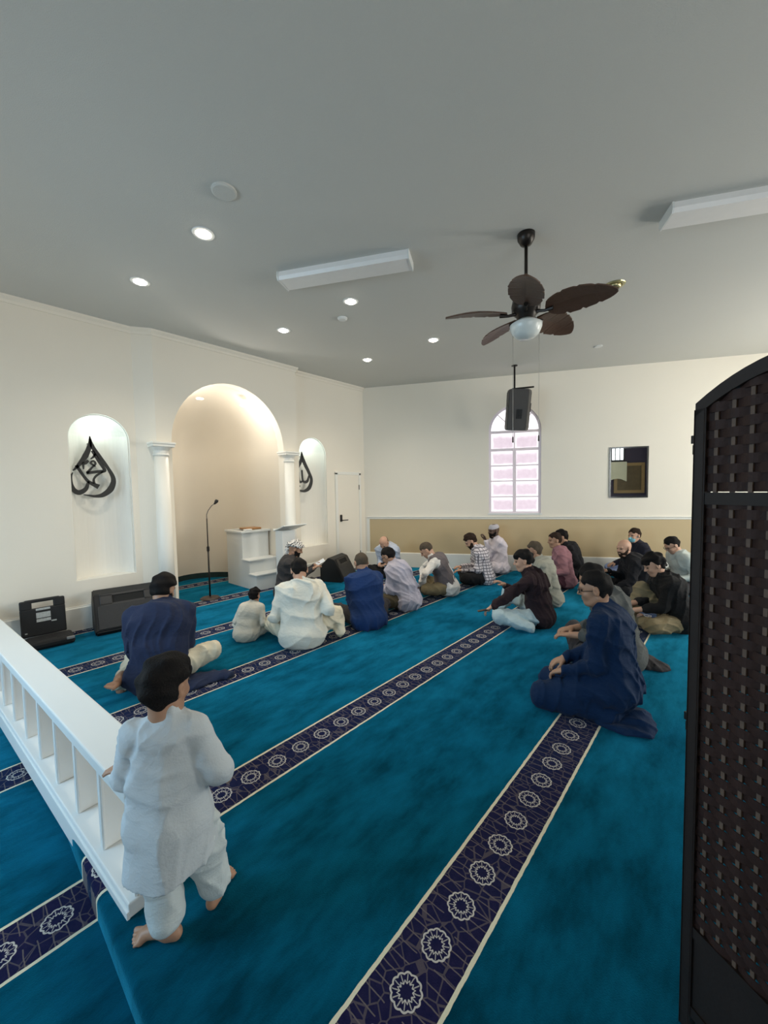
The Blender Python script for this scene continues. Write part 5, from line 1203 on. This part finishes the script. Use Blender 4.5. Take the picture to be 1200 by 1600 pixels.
person('person in pale sage shirt and glasses, head bowed, next to the screen edge', at(7.20, 0.43), 126, lean=10, slouch=18, head=(0, 34, 0), hair='short', skin='light', shirt=C_('pale_sage_shirt', (0.46, 0.50, 0.47)), pants=charp, vox=0.011, seed=73, glasses=True)
person('person in black sweater and khaki trousers clasping bare ankles, partly behind the screen', at(5.30, 0.40), 118, lean=10, slouch=20, head=(2, 26, 0), hair='fringe', skin='light', shirt=C_('black_sweater', (0.014, 0.014, 0.015)), pants=khaki, vox=0.009, seed=79,
       legs='kneeup_r', lh=(0.44, 0.06, 0.22), rh=(0.46, -0.05, 0.26), sleeve='rolled', curl=0.8, feet={-1: ((1, 0.2, -0.05), (0, 0, 1)), 1: ((0.5, -0.9, 0), (0, 0, 1))}, hairkw={'t': 0.022, 'amp': 0.005})

# ---- the boy at the railing
def boy():
    root = empty('person', (0.475, 1.455, 0), rad(52)); tag(root, 'small person in white tunic standing barefoot with a hand on the railing', 'person')
    white = C_('white_cotton_tunic', (0.50, 0.55, 0.58), fold=0.12); whitep = C_('white_cotton_trousers', (0.50, 0.56, 0.57), fold=0.12)
    a = rad(52); ca, sa = math.cos(a), math.sin(a)
    def loc(x, y, z): dx, dy = x - 0.475, y - 1.455; return V3(ca * dx + sa * dy, -sa * dx + ca * dy, z)
    s = 0.84
    ankL, toeL = loc(0.455, 1.475, 0.055), loc(0.385, 1.555, 0.03); ankR, toeR = loc(0.625, 1.475, 0.055), loc(0.72, 1.545, 0.03)
    hipL, hipR = V3(0, 0.06, 0.45), V3(0, -0.06, 0.45)
    kneL = (hipL + ankL) / 2 + V3(0.02, 0.0, 0); kneR = (hipR + ankR) / 2 + V3(0.02, 0, 0)
    wa = V3(0.0, 0, 0.56); ch = V3(-0.005, 0, 0.70); nk = V3(0.005, 0.0, 0.835); sh = {1: V3(-0.005, 0.100, 0.775), -1: V3(-0.005, -0.092, 0.775)}
    hc = V3(0.032, 0.005, 0.918); Rh = rot(rad(-26), rad(8), rad(-3))
    wL = loc(0.412, 1.725, 0.545); wR = loc(0.665, 1.420, 0.53)
    eL, wL = ik(sh[1], wL, 0.18, 0.165, (-0.2, 0.1, -0.7)); eR, wR = ik(sh[-1], wR, 0.165, 0.15, (-0.9, -0.35, 0))
    lo = np.array((-0.36, -0.36, -0.03)); hi = np.array((0.42, 0.42, 1.2))
    f = Field(lo, hi, 0.012)
    f.chain([V3(0, 0, .46), wa, ch, nk], [0.062, 0.058, 0.05, 0.030], 0.03)
    for k, e, w__, h_, kn_, an_ in ((1, eL, wL, hipL, kneL, ankL), (-1, eR, wR, hipR, kneR, ankR)):
        f.chain([sh[k], e, w__], [0.030, 0.026, 0.019], 0.02); f.chain([h_, kn_, an_], [0.050, 0.036, 0.026], 0.02); f.cone(ch, sh[k], 0.045, 0.032, 0.02)
    parts = [f.mesh()]
    sk, hm, _ = head_parts(hc, Rh, s, None, nk - V3(0, 0, 0.02), style('full', t=0.016, up=0.008, amp=0.0035, cut=-0.030), 5, 0.0048); parts.append(sk)
    parts.append(hand_mesh(wL, V3(0.26, 0.966, -0.12), V3(0, 0, 1), -1, 0.62, 0.0035, 0.25)); parts.append(hand_mesh(wR, unit(wR - eR), V3(0.2, -1, 0.2), 1, 0.62, 0.0035, 0.5))
    for an_, to_, sd in ((ankL, toeL, -1), (ankR, toeR, 1)): parts.append(foot_mesh(an_ + V3(0, 0, -0.002), (to_ - an_) * V3(1, 1, 0), V3(0, 0, 1), 0.72, 0.0045, sd))
    field_obj('body', parts, SKIN['mid'], root); field_obj('hair', [hm], HAIR['black'], root); add_eyes(root, hc, Rh, s)
    # tunic: a loose sack falling from the shoulders to the knees
    f = Field(lo, hi, 0.0065)
    for k in (1, -1):
        f.chain([V3(-0.008, 0.045 * k, 0.755), V3(-0.006, 0.045 * k, 0.62), V3(-0.008, 0.058 * k, 0.46), V3(-0.012, 0.074 * k, 0.22)], [0.060, 0.074, 0.080, 0.086], 0.03)
        f.cone(nk - V3(0, 0, 0.022), sh[k], 0.040, 0.040, 0.03)
    f.chain([V3(-0.008, 0, 0.76), V3(-0.01, 0, 0.6), V3(-0.012, 0, 0.46), V3(-0.02, 0, 0.22)], [0.066, 0.082, 0.092, 0.104], 0.03)
    f.chain([sh[1], eL, eL + (wL - eL) * 0.72], [0.045, 0.045, 0.041], 0.014); f.chain([sh[-1], eR, eR + (wR - eR) * 0.5], [0.045, 0.050, 0.047], 0.014)
    f.cone(nk - V3(0, 0, 0.012), nk + V3(0.004, 0, 0.012), 0.052, 0.045, 0.01)
    X = (f.lo[0] + f.h * np.arange(f.n[0]))[:, None, None]; Y = (f.lo[1] + f.h * np.arange(f.n[1]))[None, :, None]; Z = (f.lo[2] + f.h * np.arange(f.n[2]))[None, None, :]
    low = np.clip((0.82 - Z) / 0.40, 0, 1)       # folds fan out downwards from the shoulders
    f.f += (0.019 * low * (np.abs(np.sin(17 * Y + 8 * X - 9 * (0.8 - Z) * (0.5 + Y) + 0.8 * np.sin(9 * Z))) ** 0.8 - 0.5)).astype(np.float32)
    f.wrinkle(0.009, 8, 30)
    hem = 0.30 - 0.16 * Y + 0.10 * X + 0.006 * np.sin(30 * Y + 25 * X)
    f.f = np.maximum(f.f, (hem - Z).astype(np.float32))
    field_obj('tunic', [f.mesh()], white, root)
    f = Field(lo, hi, 0.0075)
    for h_, kn_, an_ in ((hipL, kneL, ankL), (hipR, kneR, ankR)):
        f.chain([h_, kn_, an_ + V3(-0.01, 0, 0.045)], [0.064, 0.062, 0.056], 0.03)
    f.wrinkle(0.016, 12, 36)
    for an_ in (ankL, ankR): f.ell(an_ + V3(0, 0, -0.03), (0.09, 0.09, 0.05), None, 0.0, True)
    f.floor(0.02); field_obj('trousers', [f.mesh()], whitep, root)
boy()
